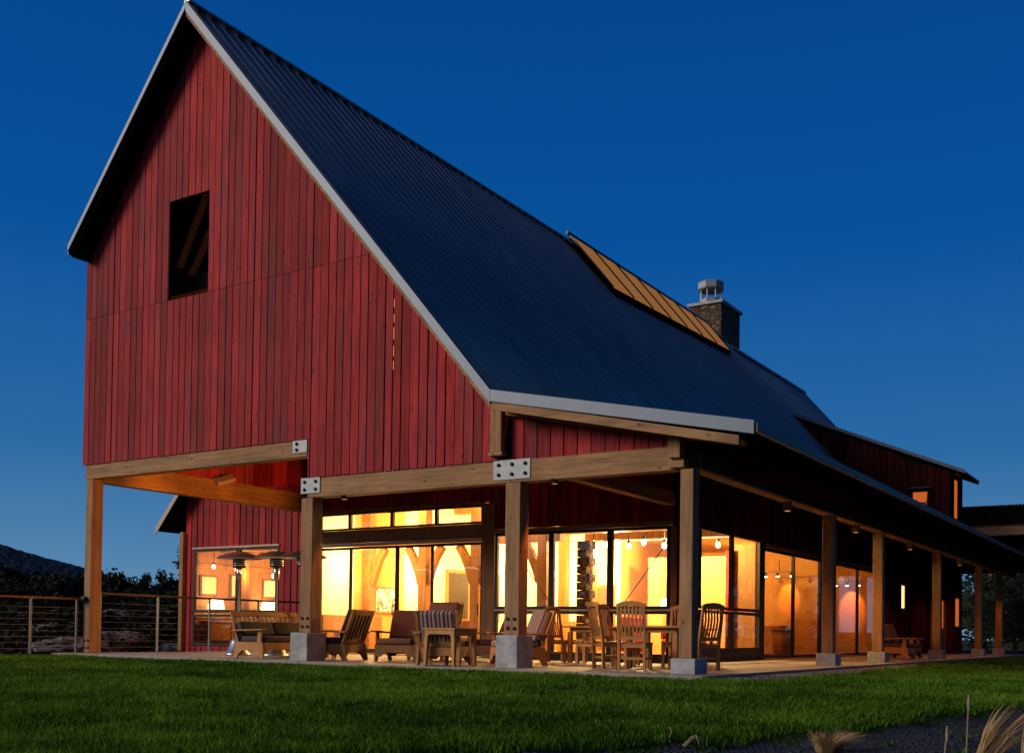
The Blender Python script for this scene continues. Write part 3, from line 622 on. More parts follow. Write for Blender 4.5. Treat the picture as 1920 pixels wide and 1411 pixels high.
for i, (p, t) in enumerate(zip(plist, plab)):
    o = pend0 if i == 0 else copy_tree(pend0); o.location = p; tag(o, 'bright bare bulb pendant lamp hanging ' + t, 'pendant lamp', 'bulb lamps hung inside the lodge windows')
trk0 = empty('track_light'); MB().bar((-.5, 0, .12), (.5, 0, .12), .03, .03).build('rail', M['dark_metal'], trk0); MB().tube([(0, 0, .13), (0, 0, .45)], .01, 6).build('stem', M['dark_metal'], trk0)
for x in (-.4, -.05, .35): 
    h = MB().lathe([(.03, .10), (.055, .02), (.055, 0)], (x, 0, 0), 12).build('lamp_head', M['dark_metal'], trk0); MB().lathe([(0, -.035), (.05, -.01), (.052, .0), (0, .02)], (x, 0, 0), 12).build('bulb', M['bulb'], h)
for i, (p, t) in enumerate((((11.15, 12.6, 2.32), 'in the first pair of sliding doors on the porch side'), ((11.55, 14.6, 2.32), 'deeper behind the first pair of porch doors'), ((11.5, 18.2, 2.32), 'in the second pair of sliding doors on the porch side'), ((11.85, 20.6, 2.32), 'at the far end behind the second pair of porch doors'))):
    o = trk0 if i == 0 else copy_tree(trk0); o.location = p; tag(o, 'track light ' + t, 'track light', 'track lights in the side rooms')
tb = tag(empty('waste_tub', (11.75, 14.3, .02)), 'round brown waste tub standing behind the first porch sliding doors', 'tub')
MB().lathe([(.0, 0), (.22, 0), (.30, .75), (.27, .75), (.2, .04)], n=20).build('tub_body', M['oakdark'], tb); MB().lathe([(.0, .80), (.33, .78), (.34, .75), (.29, .74)], n=20).build('rim_lid', M['oakdark'], tb)
cb = tag(empty('low_cabinet', (10.9, 15.3, .02)), 'low pale cabinet against the ochre wall behind the porch doors', 'cabinet')
MB().box(-.6, .5, -.2, .38, .05, .85).build('cabinet_body', M['inner'], cb, .01); MB().box(-.64, .54, -.24, .40, .852, .89).build('cabinet_top', M['oak'], cb, .005)
dsk = tag(empty('folding_table', (11.4, 9.1, .02)), 'small orange topped folding table inside the corner room window', 'table')
MB().box(-.4, .4, -.35, .35, .70, .74).build('tabletop', M['redcloth'], dsk, .004); MB().box(-.38, .38, -.36, -.352, .15, .70).build('hanging_panel', M['shade'] if False else M['ochre'], dsk)
for sx in (-.35, .35): MB().bar((sx, -.3, 0), (sx, .3, .7), .03, .03).bar((sx, .3, 0), (sx, -.3, .7), .03, .03).build('leg', M['dark_metal'], dsk)

def lamp_shade_thing(loc, lab, r=.3, h=.35, drop=1.2):
    o = tag(empty('drum_pendant', loc), lab, 'pendant lamp'); MB().lathe([(r, 0), (r * .92, h), (r * .88, h), (r * .96, 0)], n=24).build('lamp_shade', M['shade'], o)
    MB().tube([(0, 0, h), (0, 0, h + drop)], .012, 6).build('stem', M['dark_metal'], o); return o
lamp_shade_thing((3.6, 8.4, 2.2), 'big drum lamp glowing behind the second pane of the sliding doors', .36, .3, 2.0)
lamp_shade_thing((6.9, 11.5, 2.4), 'drum lamp glowing deep in the hall behind the rightmost sliding door', .34, .3, 1.8)
for a, b, z0, z1 in ((10.9, 12.1, .9, 2.5), (12.6, 13.8, .9, 2.5)):
    o = PB('interior_window_frame', M['inner'], 2.402, 2.47, a, b, z0, z1, bevel=0); MB().box(2.472, 2.48, a + .1, b - .1, z0 + .1, z1 - .1).build('pane', M['frame'], o)
PB('wainscot', M['inner'], 2.402, 2.44, 5.5, 7.9, .02, 1.0); PB('wainscot', M['inner'], 2.45, 8.3, 15.96, 15.995, .02, 1.0)
o = PB('interior_door', M['inner'], 4.6, 5.6, 15.9, 15.958, .02, 2.2); MB().box(4.72, 5.48, 15.88, 15.898, .12, 2.08).build('door_panel', M['oakdark'], o)
for k, y in enumerate((6.6, 8.0, 9.6, 11.4, 13.4)): PB('ceiling_beam', M['inner'], 2.42, 8.4, y - .11, y + .11, 4.2, 4.497, bevel=.01)
PB('ceiling_beam', M['inner'], 8.6, 12.34, 7.2, 7.5, 3.02, 3.3, bevel=.01); PB('ceiling_beam', M['inner'], 8.6, 12.34, 8.9, 9.15, 2.98, 3.26, bevel=.01)
PB('timber_column', M['inner'], 8.32, 8.58, 8.9, 9.16, .02, 4.4, bevel=.01); PB('timber_column', M['inner'], 10.1, 10.34, 10.18, 10.42, .02, 4.4, bevel=.01); PB('timber_column', M['inner'], 5.6, 5.86, 12.2, 12.46, .02, 4.2, bevel=.01)
sf = tag(empty('upholstered_sofa', (4.0, 9.0, .02), radians(25)), 'red upholstered sofa inside the hall behind the second sliding door pane', 'sofa')
MB().box(-.95, .95, -.42, .42, .12, .45).build('seat', M['cushred'], sf, .05); MB().box(-.95, .95, .3, .5, .46, .92).build('backrest', M['cushred'], sf, .05)
for q in (-1, 1): MB().box(q * .87 - .09, q * .87 + .09, -.42, .29, .46, .66).build('armrest', M['cushred'], sf, .04)
bc = tag(empty('bookcase', (7.4, 15.6, .02)), 'tall wooden bookcase against the back wall of the bright hall', 'bookcase')
for z in (.05, .5, .95, 1.4, 1.85): MB().box(-.55, .55, -.18, .18, z, z + .04).build('shelf', M['oakdark'], bc)
for q in (-1, 1): MB().box(q * .57 - .019, q * .57 + .019, -.18, .18, 0, 2.0).build('side_panel', M['oakdark'], bc)
MB().box(-.55, .55, .165, .18, .09, 1.84).build('back_panel', M['oak'], bc)
for i, (x, y, rz) in enumerate(((9.7, 8.9, 30), (11.2, 8.6, -20))):
    o = tag(empty('easy_chair', (x, y, .02), radians(rz)), ('dark red easy chair inside the middle bay window', 'dark red easy chair inside the bay window next to the corner post')[i], 'chair', 'easy chairs inside the bay')
    MB().box(-.36, .36, -.36, .36, .15, .45).build('seat', M['redcloth'], o, .04); MB().box(-.36, .36, .24, .40, .46, 1.02).build('backrest', M['redcloth'], o, .04)
    for q in (-1, 1): MB().box(q * .33 - .06, q * .33 + .06, -.34, .23, .46, .64).build('armrest', M['redcloth'], o, .03)
fl_ = tag(empty('floor_lamp', (10.35, 9.6, .02)), 'floor lamp with a lit shade inside the right-hand bay window', 'lamp'); MB().lathe([(.16, 0), (.16, .03), (.02, .05), (.02, 1.25)], n=16).build('stand', M['dark_metal'], fl_); MB().lathe([(.20, 1.2), (.13, 1.5), (.12, 1.5), (.19, 1.2)], n=20).build('lamp_shade', M['shade'], fl_)

# lamps that light the rooms
for x, y, z, w_, c_ in ((3.1, 9.4, 2.5, 540, (1, .54, .14)), (5.6, 10.4, 3.2, 760, (1, .54, .14)), (3.6, 14.6, 2.6, 800, (1, .60, .19)), (6.6, 15.0, 2.6, 800, (1, .60, .19)), (7.7, 12.6, 3.2, 420, (1, .54, .14)), (9.0, 9.4, 2.7, 950, (1, .64, .25)), (11.0, 9.3, 2.9, 1050, (1, .64, .25)), (10.4, 7.4, 3.2, 380, (1, .58, .19)), (4.4, 6.3, 4.0, 330, (1, .58, .18)), (7.0, 6.3, 4.0, 330, (1, .58, .18))): lamp_light('hall_lamp_light', (x, y, z), w_, c_)
lamp_light('hall_lamp_light', (3.3, 6.2, 2.3), 300, (1, .60, .2)); lamp_light('side_room_lamp_light', (11.0, 13.0, 2.5), 100, (1, .46, .08)); lamp_light('side_room_lamp_light', (11.2, 18.6, 2.5), 100, (1, .46, .08)); lamp_light('side_room_lamp_light', (11.6, 20.6, 2.5), 24, (1, .46, .08))
spot('wall_wash_light', (11.45, 15.2, 2.4), (11.45, 15.74, 1.85), 110, 46); spot('wall_wash_light', (11.6, 21.3, 2.45), (11.6, 21.97, 1.75), 150, 50)

# ================================================================== red annex on the left
anx = tag(empty('gabled_annex', (-3.4, 10, 0)), 'smaller red boarded gabled annex with a lit picture window behind the railing', 'house')
def A(name, mat, mb, bevel=0.0, parent=None):
    o = mb.build(name, mat, None, bevel)
    if parent: o.parent = parent
    else: o.parent = anx; o.location = (3.4, -10, 0)
    return o
YA = 10.0; ax0, ax1 = -8.23, .04; apx = -3.45
at_ = lambda u: 10.45 - abs(u - apx) * 1.12
FA = lambda u, z, t: (u, YA - t, z)
mb = boards(ax0, ax1, lambda u: -.25, lambda u: at_(u) - .2, .30, FA, .045, .035, [(-7.80, -3.66, .0, 3.34)], [], [apx], jit=.006); A('gable_siding', M['red'], mb)
A('gable_sheathing', M['backing'], MB().prism([(ax0 + .05, 3.36), (ax1, 3.36), (ax1, at_(ax1) - .25), (apx, at_(apx) - .25), (ax0 + .05, at_(ax0) - .3)], FA, -.06, -.02).box(-8.2, -7.82, YA + .02, YA + .06, -.2, 3.35).box(-3.65, 2.3, YA + .02, YA + .06, -.2, 3.35))
mb = boards(.06, 2.3, lambda u: .0, lambda u: 4.5, .30, FA, .03, .03, jit=.006); A('porch_back_siding', M['red'], mb)
A('corner_post', M['timber_z'], MB().box(ax0 - .16, ax0 + .02, YA - .16, YA + .05, -.2, 3.95), .01)
A('stone_base', M['stone'], MB().box(ax0, ax1, YA - .06, YA + .1, -1.2, -.26), .01)
A('annex_roof', M['roof'], slab(apx, at_(apx) + .03, -9.15, at_(-9.15) + .03, YA - .55, 21, 0, .06)); A('annex_roof', M['roof'], slab(apx, at_(apx) + .03, .0, at_(0) + .03, YA - .55, 21, 0, .06))
A('annex_soffit', M['soffit'], slab(apx, at_(apx) - .035, -9.1, at_(-9.1) - .035, YA - .5, 20.9, 0, .12)); A('annex_soffit', M['soffit'], slab(apx, at_(apx) - .035, .0, at_(0) - .035, YA - .5, 20.9, 0, .12))
A('annex_rake_trim', M['tan_frame'], slab(apx, at_(apx) + .05, -9.17, at_(-9.17) + .05, YA - .585, YA - .552, 0, .24)); A('annex_rake_trim', M['tan_frame'], slab(apx, at_(apx) + .05, 0, at_(0) + .05, YA - .585, YA - .552, 0, .24))
def awin(name, lo, hi, z0, z1, fw=.06, mat=None):
    mb = MB()
    for a, b, c, d in ((lo, hi, z0, z0 + fw), (lo, hi, z1 - fw, z1), (lo, lo + fw, z0 + fw, z1 - fw), (hi - fw, hi, z0 + fw, z1 - fw)): mb.prism([(a, c), (b, c), (b, d), (a, d)], FA, -.04, .045)
    o = A(name, mat or M['frame'], mb); MB().box(lo + fw - .005, hi - fw + .005, YA + .0, YA + .006, z0 + fw - .005, z1 - fw + .005).build('pane', M['glass'], o)
for a, b in ((-7.79, -5.60), (-5.58, -3.67)): awin('picture_window', a, b, 1.14, 3.33, .09); awin('lower_window', a, b, .02, 1.08, .08)
A('window_hood', M['tan_frame'], MB().box(-7.82, -3.64, YA - .10, YA - .046, 3.335, 3.39), .003)
A('annex_inner_wall', M['cream'], MB().box(-5.6, 2.15, 13.9, 14.0, .03, 3.6)); A('annex_floor', M['floorwood'], MB().box(-8.1, 2.2, YA + .07, 15.5, -.1, .02)); A('annex_inner_wall', M['ochre'], MB().box(-8.1, 2.2, 15.4, 15.5, .03, 3.9)); A('annex_inner_wall', M['inner'], MB().box(-8.18, -8.1, YA + .07, 15.5, .03, 3.9)); A('annex_inner_wall', M['ochre'], MB().box(2.2, 2.29, YA + .07, 15.5, .03, 3.9))
A('annex_ceiling', M['ceil'], MB().box(-8.1, 2.2, YA + .07, 15.4, 3.62, 3.7)); A('ceiling_beam', M['inner'], MB().box(-8.09, 2.19, 11.4, 11.6, 3.35, 3.615), .01); A('ceiling_beam', M['inner'], MB().box(-8.09, 2.19, 13.4, 13.6, 3.35, 3.615), .01)
A('annex_back_wall', M['backing'], MB().box(-8.2, .05, 20.6, 20.7, -.3, 4.2)); A('annex_side_wall', M['backing'], MB().box(-8.25, -8.19, YA + .1, 20.6, -.3, 4.3))
lamp_light('annex_lamp_light', (-6.7, 11.3, 2.5), 150, (1, .50, .12)); lamp_light('annex_lamp_light', (-6.6, 13.6, 2.3), 300, (1, .54, .15))
def shadelamp(loc, lab):
    o = tag(empty('table_lamp', loc), lab, 'lamp', 'lit lamps inside the annex window'); MB().lathe([(.14, 0), (.15, .02), (.03, .05), (.03, .42), (.01, .45)], n=16).build('lamp_base', M['dark_metal'], o)
    MB().lathe([(.30, .42), (.22, .78), (.20, .78), (.28, .42)], n=20).build('lamp_shade', M['shade'], o)
    return o
for k, (x0, x1, z0, z1) in enumerate(((-7.6, -6.5, 1.5, 2.2), (-4.9, -4.2, 1.5, 2.5))):
    A('wall_panel', M['oakdark'], MB().box(x0, x1, (15.34, 13.86)[k], (15.395, 13.895)[k], z0, z1), .01)
A('inner_post', M['inner'], MB().box(-7.2, -6.98, 11.6, 11.82, .03, 3.34), .01); A('inner_post', M['inner'], MB().box(-5.75, -5.55, 12.6, 12.82, .03, 3.6), .01); A('wall_rail', M['inner'], MB().box(-8.09, -5.62, 15.33, 15.395, 2.45, 2.6), .005)
for y0, y1, z0, z1 in ((10.5, 11.3, 1.75, 2.5), (11.9, 12.9, 1.7, 2.6), (13.5, 14.4, 1.75, 2.5)):
    o = A('wall_picture', M['oakdark'], MB().box(-8.095, -8.05, y0, y1, z0, z1), .005); MB().box(-8.048, -8.04, y0 + .08, y1 - .08, z0 + .08, z1 - .08).build('panel', M['cream'], o)
A('wall_rail', M['inner'], MB().box(-8.095, -8.03, 10.2, 15.3, 2.72, 2.90), .005); A('wall_rail', M['oakdark'], MB().box(-8.095, -8.04, 10.2, 15.3, .95, 1.03), .005); A('ceiling_beam', M['inner'], MB().box(-8.09, 2.19, 10.5, 10.66, 3.40, 3.615), .01); A('ceiling_beam', M['inner'], MB().box(-8.09, 2.19, 12.4, 12.56, 3.40, 3.615), .01)
st = tag(empty('sideboard', (-7.72, 12.4, .02), radians(90)), 'long dark sideboard along the wall behind the annex picture window', 'sideboard')
MB().box(-1.9, 1.9, -.22, .30, .1, .80).build('sideboard_body', M['oakdark'], st, .01); MB().box(-1.95, 1.95, -.26, .33, .802, .85).build('sideboard_top', M['oak'], st, .005)
for k in range(4): MB().box(-1.85 + k * .93, -1.85 + k * .93 + .88, -.235, -.222, .16, .74).build('drawer_front', M['inner'], st, .004)
shadelamp((-7.72, 10.95, .872), 'lit shaded lamp on the sideboard in the left annex pane'); shadelamp((-7.72, 13.5, .872), 'lit shaded lamp on the sideboard in the right annex pane')
for i, (p, t) in enumerate((((-7.6, 10.7, 2.72), 'highest at the left edge of the annex window'), ((-7.3, 11.5, 2.66), 'in the upper left pane of the annex window'), ((-6.9, 12.9, 2.5), 'just right of the annex window mullion'))):
    o = copy_tree(pend0); o.location = p; tag(o, 'small bare bulb lamp hanging ' + t, 'pendant lamp', 'bulb lamps in the annex')

# ================================================================== railings
def railing(y0, y1, z0, posts, label, height, name='cable_railing', x=.05):
    o = tag(empty(name, (x, y0, z0)), label, 'railing')
    MB().tube([(0, 0, height), (0, y1 - y0, height + .0)], .028, 10).build('handrail', M['trimwood'], o)
    for y in posts: MB().box(-.022, .022, y - y0 - .022, y - y0 + .022, 0, height - .02).build('railing_post', M['railsteel'], o, .003)
    for k in range(8):
        z = .12 + k * (height - .25) / 7.6; MB().tube([(0, 0.0, z), (0, y1 - y0, z)], .0045, 5).build('cable', M['cable'], o)
    return o
railing(.42, 9.9, 0, [.5, 2.15, 3.8, 5.5, 7.2, 8.9], 'steel cable railing with a wooden handrail running back from the left post to the annex', 1.37)
r2 = railing(-14.0, -.02, -.02, [-12.5, -10, -7.5, -5.0, -3.2, -1.27, -.12], 'lower cable railing along the lawn edge ending at a round bracket on the left post', 1.25)
MB().lathe([(0, 0), (.075, 0), (.075, .05), (0, .05)], n=14).build('rail_bracket', M['black'], r2).matrix_local = Matrix.Translation((.16, 13.96, 1.25)) @ Matrix.Rotation(radians(90), 4, 'X')

# ================================================================== patio furniture
def heater():
    o = empty('patio_heater')
    MB().lathe([(0, 0), (.30, 0), (.30, .03), (.24, .06), (.17, .30), (.10, .40), (.035, .42)], n=24).build('base', M['steel'], o)
    MB().lathe([(.032, .40), (.032, 1.72), (.065, 1.725), (.065, 1.98), (.05, 1.99)], n=16).build('pole', M['steel'], o)
    b = MB().lathe([(.06, 1.98), (.15, 2.0), (.15, 2.18), (.13, 2.19), (0, 2.2)], n=24).build('burner', M['dark_metal'], o)
    for z in (2.03, 2.08, 2.13): MB().lathe([(.151, z), (.157, z + .01), (.151, z + .02)], n=24).build('burner_ring', M['steel'], b)
    MB().lathe([(.52, 2.20), (.46, 2.245), (.33, 2.30), (.17, 2.345), (0, 2.36), (0, 2.34), (.17, 2.325), (.33, 2.28), (.46, 2.225)], n=36).build('reflector', M['steel'], o)
    return o
h0 = heater()
for i, (p, t) in enumerate((((3.22, 1.85, 0), 'leftmost of the three, behind the left end of the slatted sofa'), ((4.2, 2.05, 0), 'middle of the three, behind the right end of the slatted sofa'), ((4.98, 2.1, 0), 'half hidden behind the second timber post'))):
    o = h0 if i == 0 else copy_tree(h0); o.location = p; tag(o, 'stainless mushroom patio heater, ' + t, 'patio heater', 'patio heaters by the railing')

def lounge(w=.82, slats=True, cushion='stripe', woodk='oak', name='lounge_chair', hi=1.0, nback=None):
    """front is -Y, base at z=0"""
    o = empty(name); hw = w / 2; wm = M[woodk]
    prof = [(-.46, 0), (-.37, 0), (-.33, .10), (-.24, .155), (.14, .155), (.24, .10), (.30, 0), (.40, 0), (.36, .20), (.34, .33), (-.44, .33)]
    for s in (-1, 1):
        x0 = s * hw - (.045 if s > 0 else 0)
        sd = MB().prism(prof, lambda u, v, t: (t, u, v), x0, x0 + .045).build('side_panel', wm, o, .004)
        arm = MB().prism([(-.50, .575), (.40, .545), (.40, .575), (-.50, .605)], lambda u, v, t: (t, u, v), s * hw - .07, s * hw + .07).build('armrest', wm, o, .008)
        MB().prism([(-.40, .331), (-.28, .331), (-.30, .575), (-.40, .575)], lambda u, v, t: (t, u, v), x0 + .003, x0 + .042).build('arm_support', wm, o, .004)
    fr = [(-hw + .046, .09), (-hw + .14, .09), (-hw + .2, .17), (hw - .2, .17), (hw - .14, .09), (hw - .046, .09), (hw - .046, .32), (-hw + .046, .32)]
    MB().prism(fr, lambda u, v, t: (u, t, v), -.455, -.425).build('front_apron', wm, o, .004); MB().prism(fr, lambda u, v, t: (u, t, v), .30, .335).build('rear_apron', wm, o, .004)
    mb = MB()
    for k in range(6): mb.box(-hw + .05, hw - .05, -.42 + k * .12, -.33 + k * .12, .295, .318)
    mb.build('seat_slats', wm, o)
    bt = lambda z: .26 + (z - .33) * .38
    mb = MB(); P3 = lambda x, z: (x, bt(z) + .02, z)
    mb.bar(P3(-hw + .03, .20), P3(-hw + .03, hi), .05, .035, (0, -1, .3)); mb.bar(P3(hw - .03, .20), P3(hw - .03, hi), .05, .035, (0, -1, .3))
    if slats: mb.bar(P3(-hw + .06, hi - .05), P3(hw - .06, hi - .05), .035, .11, (0, .38, 1))
    mb.bar(P3(-hw + .06, .38), P3(hw - .06, .38), .035, .09, (0, .38, 1))
    if slats:
        n = nback or max(5, int(w / .13))
        for k in range(n):
            x = -hw + .10 + (w - .20) * k / (n - 1); mb.bar(P3(x, .40), P3(x, hi - .08), .055, .018, (0, -1, .38))
    else:
        for z in (.55, .72): mb.tube([P3(-hw + .05, z), P3(hw - .05, z)], .009, 6)
    mb.build('backrest', wm, o, .003)
    def cush(nm, x0, x1, y0, y1, z0, z1, tilt, mat):
        mb = MB().box(-(x1 - x0) / 2, (x1 - x0) / 2, -(y1 - y0) / 2, (y1 - y0) / 2, -(z1 - z0) / 2, (z1 - z0) / 2)
        c = mb.build(nm, M[mat], o, .045); c.modifiers['bevel'].segments = 4; c.location = ((x0 + x1) / 2, (y0 + y1) / 2, (z0 + z1) / 2); c.rotation_euler = (tilt, 0, 0)
        for p in c.data.polygons: p.use_smooth = True
        return c
    ncu = 1 if w < 1.3 else 2
    for k in range(ncu):
        a = -hw + .055 + k * (w - .11) / ncu; b = a + (w - .11) / ncu - .01
        cush('seat_cushion', a, b, -.46, .25, .325, .455, 0, cushion if cushion != 'stripe' else 'stripe')
        zc = .455 + (hi - .46) / 2 - (.0 if slats else .06); hh = ((hi - .40) if w < 1.3 else .30) if slats else .66
        if w > 1.3: zc = .60
        cush('back_cushion', a, b, bt(zc) - (.15 if slats else .12), bt(zc) - (.01 if slats else -.03), zc - hh / 2 + .0, zc + hh / 2, -math.atan(.38), cushion)
    return o
def place(o, x, y, rz, lab, cat, group=None):
    o.location = (x, y, 0); o.rotation_euler = (0, 0, radians(rz)); return tag(o, lab, cat, group)
GL = 'lounge chairs on the patio'
place(lounge(1.95, True, 'cushion', 'oak', 'slatted_sofa', .96, 15), 5.32, 1.12, 90, 'long slatted wooden sofa with dark cushions in front of the heaters', 'sofa')
place(lounge(.84, True, 'cushion', 'oak'), 7.22, .86, -80, 'lounge chair turned sideways with orange back slats beside the second post', 'chair', GL)
place(lounge(.84, True, 'cushred', 'oakdark'), 8.42, 1.35, 18, 'dark lounge chair with a russet seat facing the lawn', 'chair', GL)  # darker wood puts the backlit silhouette into the colour
place(lounge(.82, True, 'cushred', 'oak', hi=1.22), 8.15, 2.75, 10, 'tall backed lounge chair behind the dark one, close to the sliding doors', 'chair', GL)
place(lounge(.80, False, 'stripe', 'oak', hi=.96), 10.36, .10, 200, 'lounge chair seen from behind with a striped back cushion beside the side table', 'chair', GL)
place(lounge(.82, True, 'stripe', 'oakdark', hi=1.02), 9.55, 2.75, -60, 'lounge chair in shadow against the right-hand sliding door', 'chair', GL)  # darker wood paints its silhouette against the lit door
place(lounge(.84, True, 'stripe', 'oak', hi=1.0), 11.12, 1.45, -38, 'striped lounge chair half hidden behind the third post', 'chair', GL)
place(lounge(.84, True, 'cushred', 'oak'), 14.35, 16.4, 90, 'lounge chair far along the side porch with its back to the wall', 'chair', 'far porch lounge chairs')
place(lounge(.84, True, 'cushred', 'oakdark'), 14.2, 18.0, 90, 'second darker lounge chair deep on the side porch beyond the first', 'chair', 'far porch lounge chairs')

def side_table():
    o = empty('side_table'); w, d, h = .74, .62, .66
    MB().box(-w / 2, w / 2, -d / 2, d / 2, h - .035, h).build('tabletop', M['oak'], o, .006)
    for s in (-1, 1):
        MB().prism([(-w / 2 + .09, h - .16), (-w / 2 + .13, h - .11), (w / 2 - .13, h - .11), (w / 2 - .09, h - .16), (w / 2 - .02, h - .16), (w / 2 - .02, h - .036), (-w / 2 + .02, h - .036), (-w / 2 + .02, h - .16)], lambda u, v, t: (u, t, v), s * (d / 2 - .03) - .015, s * (d / 2 - .03) + .015).build('apron', M['oak'], o, .003)
        MB().box(s * (w / 2 - .03) - .014, s * (w / 2 - .03) + .014, -d / 2 + .046, d / 2 - .046, h - .14, h - .036).build('apron', M['oak'], o, .003)
        for q in (-1, 1): MB().bar((s * (w / 2 - .055), q * (d / 2 - .05), h - .161), (s * (w / 2 - .035), q * (d / 2 - .035), 0), .085, .07, (0, 1, 0), .05, .05).build('leg', M['oak'], o, .004)
    return o
place(side_table(), 10.66, -.12, -6, 'square wooden side table with tapered legs near the lawn edge', 'table')

def dining_chair():
    o = empty('dining_chair'); wm = M['oak']; w = .50
    for s in (-1, 1):
        MB().bar((s * .22, -.22, 0), (s * .22, -.22, .44), .05, .05).build('leg', wm, o, .004)
        mb = MB(); mb.bar((s * .22, .22, 0), (s * .22, .23, .46), .05, .055, (0, 1, 0)); mb.bar((s * .22, .23, .46), (s * .22, .33, 1.06), .05, .05, (0, 1, 0), .045, .035); mb.build('rear_leg', wm, o, .004)
        MB().box(s * .22 - .012, s * .22 + .012, -.195, .195, .17, .21).build('stretcher', wm, o); MB().box(s * .22 - .013, s * .22 + .013, -.195, .195, .37, .435).build('seat_rail', wm, o)
    mb = MB()
    for k in range(6): mb.box(-.25, .25, -.26 + k * .078, -.26 + k * .078 + .07, .44, .462)
    mb.build('seat', wm, o, .004)
    MB().box(-.195, .195, -.235, -.21, .37, .435).build('seat_rail', wm, o); MB().box(-.195, .195, .215, .24, .37, .435).build('seat_rail', wm, o); MB().box(-.195, .195, .21, .235, .17, .21).build('stretcher', wm, o)
    tp = [(-.25, 1.03), (-.15, 1.055), (0, 1.075), (.15, 1.055), (.25, 1.03), (.25, 1.10), (.15, 1.14), (0, 1.155), (-.15, 1.14), (-.25, 1.10)]
    MB().prism(tp, lambda u, v, t: (u, .33 + t, v), -.018, .018).build('top_rail', wm, o, .005); MB().box(-.195, .195, .235, .26, .50, .56).build('lower_rail', wm, o)
    for k in range(6):
        x = -.165 + k * .066; mb = MB(); pts = [(x, .25, .55), (x, .30, .70), (x, .335, .86), (x, .325, 1.05)]
        for a, b in zip(pts[:-1], pts[1:]): mb.bar(a, b, .038, .014, (0, 1, 0))
        mb.build('back_slat', wm, o)
    return o
dc = dining_chair(); GD = 'slatted dining chairs round the patio tables'
for i, (x, y, rz, lab) in enumerate(((13.70, 1.02, 192, 'slatted dining chair seen squarely from behind in front of the right-hand table'), (13.10, 1.28, 140, 'slatted dining chair angled left of the one seen from behind'),
        (13.72, 2.75, 8, 'slatted dining chair on the house side of the table, partly behind the corner post'), (14.46, 2.0, -116, 'slatted dining chair to the right of the corner post, facing left'),
        (10.55, 4.05, 80, 'slatted dining chair at the farther table against the lit windows'), (12.72, 2.35, 95, 'slatted dining chair on the left side of the right-hand table'))):
    o = dc if i == 0 else copy_tree(dc); place(o, x, y, rz, lab, 'chair', GD)
def dining_table(w, d, h=.75):
    o = empty('dining_table'); mb = MB(); n = 9
    for k in range(n): mb.box(-w / 2, w / 2, -d / 2 + d * k / n, -d / 2 + d * (k + 1) / n - .008, h - .035, h)
    mb.build('tabletop', M['oak'], o, .003); mb = MB(); MB().box(-w / 2 + .12, w / 2 - .12, -d / 2 + .12, d / 2 - .12, h - .12, h - .037).build('apron', M['oak'], o, .003)
    for sx in (-1, 1):
        for sy in (-1, 1): MB().box(sx * (w / 2 - .13) - .045, sx * (w / 2 - .13) + .045, sy * (d / 2 - .13) - .045, sy * (d / 2 - .13) + .045, 0, h - .121).build('leg', M['oak'], o, .005)
    return o
place(dining_table(1.15, 1.0), 13.75, 1.95, 0, 'wooden dining table beside the corner post ringed by slatted chairs', 'table', 'patio dining tables')
place(dining_table(1.3, .9), 11.35, 4.15, 0, 'wooden dining table farther back against the lit windows', 'table', 'patio dining tables')
bn = empty('slatted_bench'); mb = MB()
for k in range(12): mb.box(-.66 + k * .112, -.66 + k * .112 + .09, -.19, .19, .42, .45)
mb.build('seat', M['oak'], bn, .003); MB().box(-.64, .64, -.15, -.12, .34, .418).build('rail', M['oak'], bn); MB().box(-.64, .64, .12, .15, .34, .418).build('rail', M['oak'], bn)
for sx in (-1, 1):
    for sy in (-1, 1): MB().box(sx * .6 - .03, sx * .6 + .03, sy * .15 - .03, sy * .15 + .03, 0, .339).build('leg', M['oak'], bn, .004)
place(bn, 11.95, 3.35, 0, 'long slatted bench at the farther table, in front of the lit windows', 'bench')
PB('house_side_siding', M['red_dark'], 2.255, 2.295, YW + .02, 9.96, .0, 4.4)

# ================================================================== ground, patio, gravel, lawn
CAM = Vector((21.828, -15.434, .596))
LAWN_EDGE = [(10, -18), (16.8, -13.4), (18.62, -10.5), (19.28, -9.05), (19.6, -7.7), (19.95, -5.6), (20.4, -3.6), (21.5, 4), (24.5, 22), (27, 60)]
def edge_x(y):
    p = LAWN_EDGE
    for (x0, y0), (x1, y1) in zip(p[:-1], p[1:]):
        if y0 <= y <= y1: return x0 + (x1 - x0) * (y - y0) / (y1 - y0)
    return p[0][0] if y < p[0][1] else p[-1][0]
def nz(x, y, s): return mnoise.noise(Vector((x * s, y * s, 3.3)))
def gz(x, y):
    """height of the ground"""
    if -3 < x < 30 and -22 < y < 60:
        e = edge_x(y); z = -.055 + .034 * nz(x * .8, y * 1.5, .8) + .014 * nz(x, y, 2.6)
        d = x - e
        if d > -.15: z -= .06 * min(1, (d + .15) / .3) - .03 * nz(x, y, 3.1)
        if -.7 < x < 16.6 and y > -1.2: z = min(z, -.085)
    else: z = -.15
    if x < -.35: z -= min(1.3, (-.35 - x) * .55) 
    r = math.hypot(x, y)
    if r > 120: z -= min(2.5, (r - 120) * .02)
    return z
def axis(lo, hi, step, far):
    a = list(np.arange(lo, hi + step / 2, step)); s = step; b = [];
    v = hi
    while v < far: s *= 1.35; v += s; b.append(v)
    s = step; v = lo; c = []
    while v > -far: s *= 1.35; v -= s; c.append(v)
    return c[::-1] + a + b
xs = axis(-4, 28, .22, 4000); ys = axis(-20, 40, .26, 4000)
vs = [(x, y, gz(x, y)) for x in xs for y in ys]; ny = len(ys); fs = []; mi = []
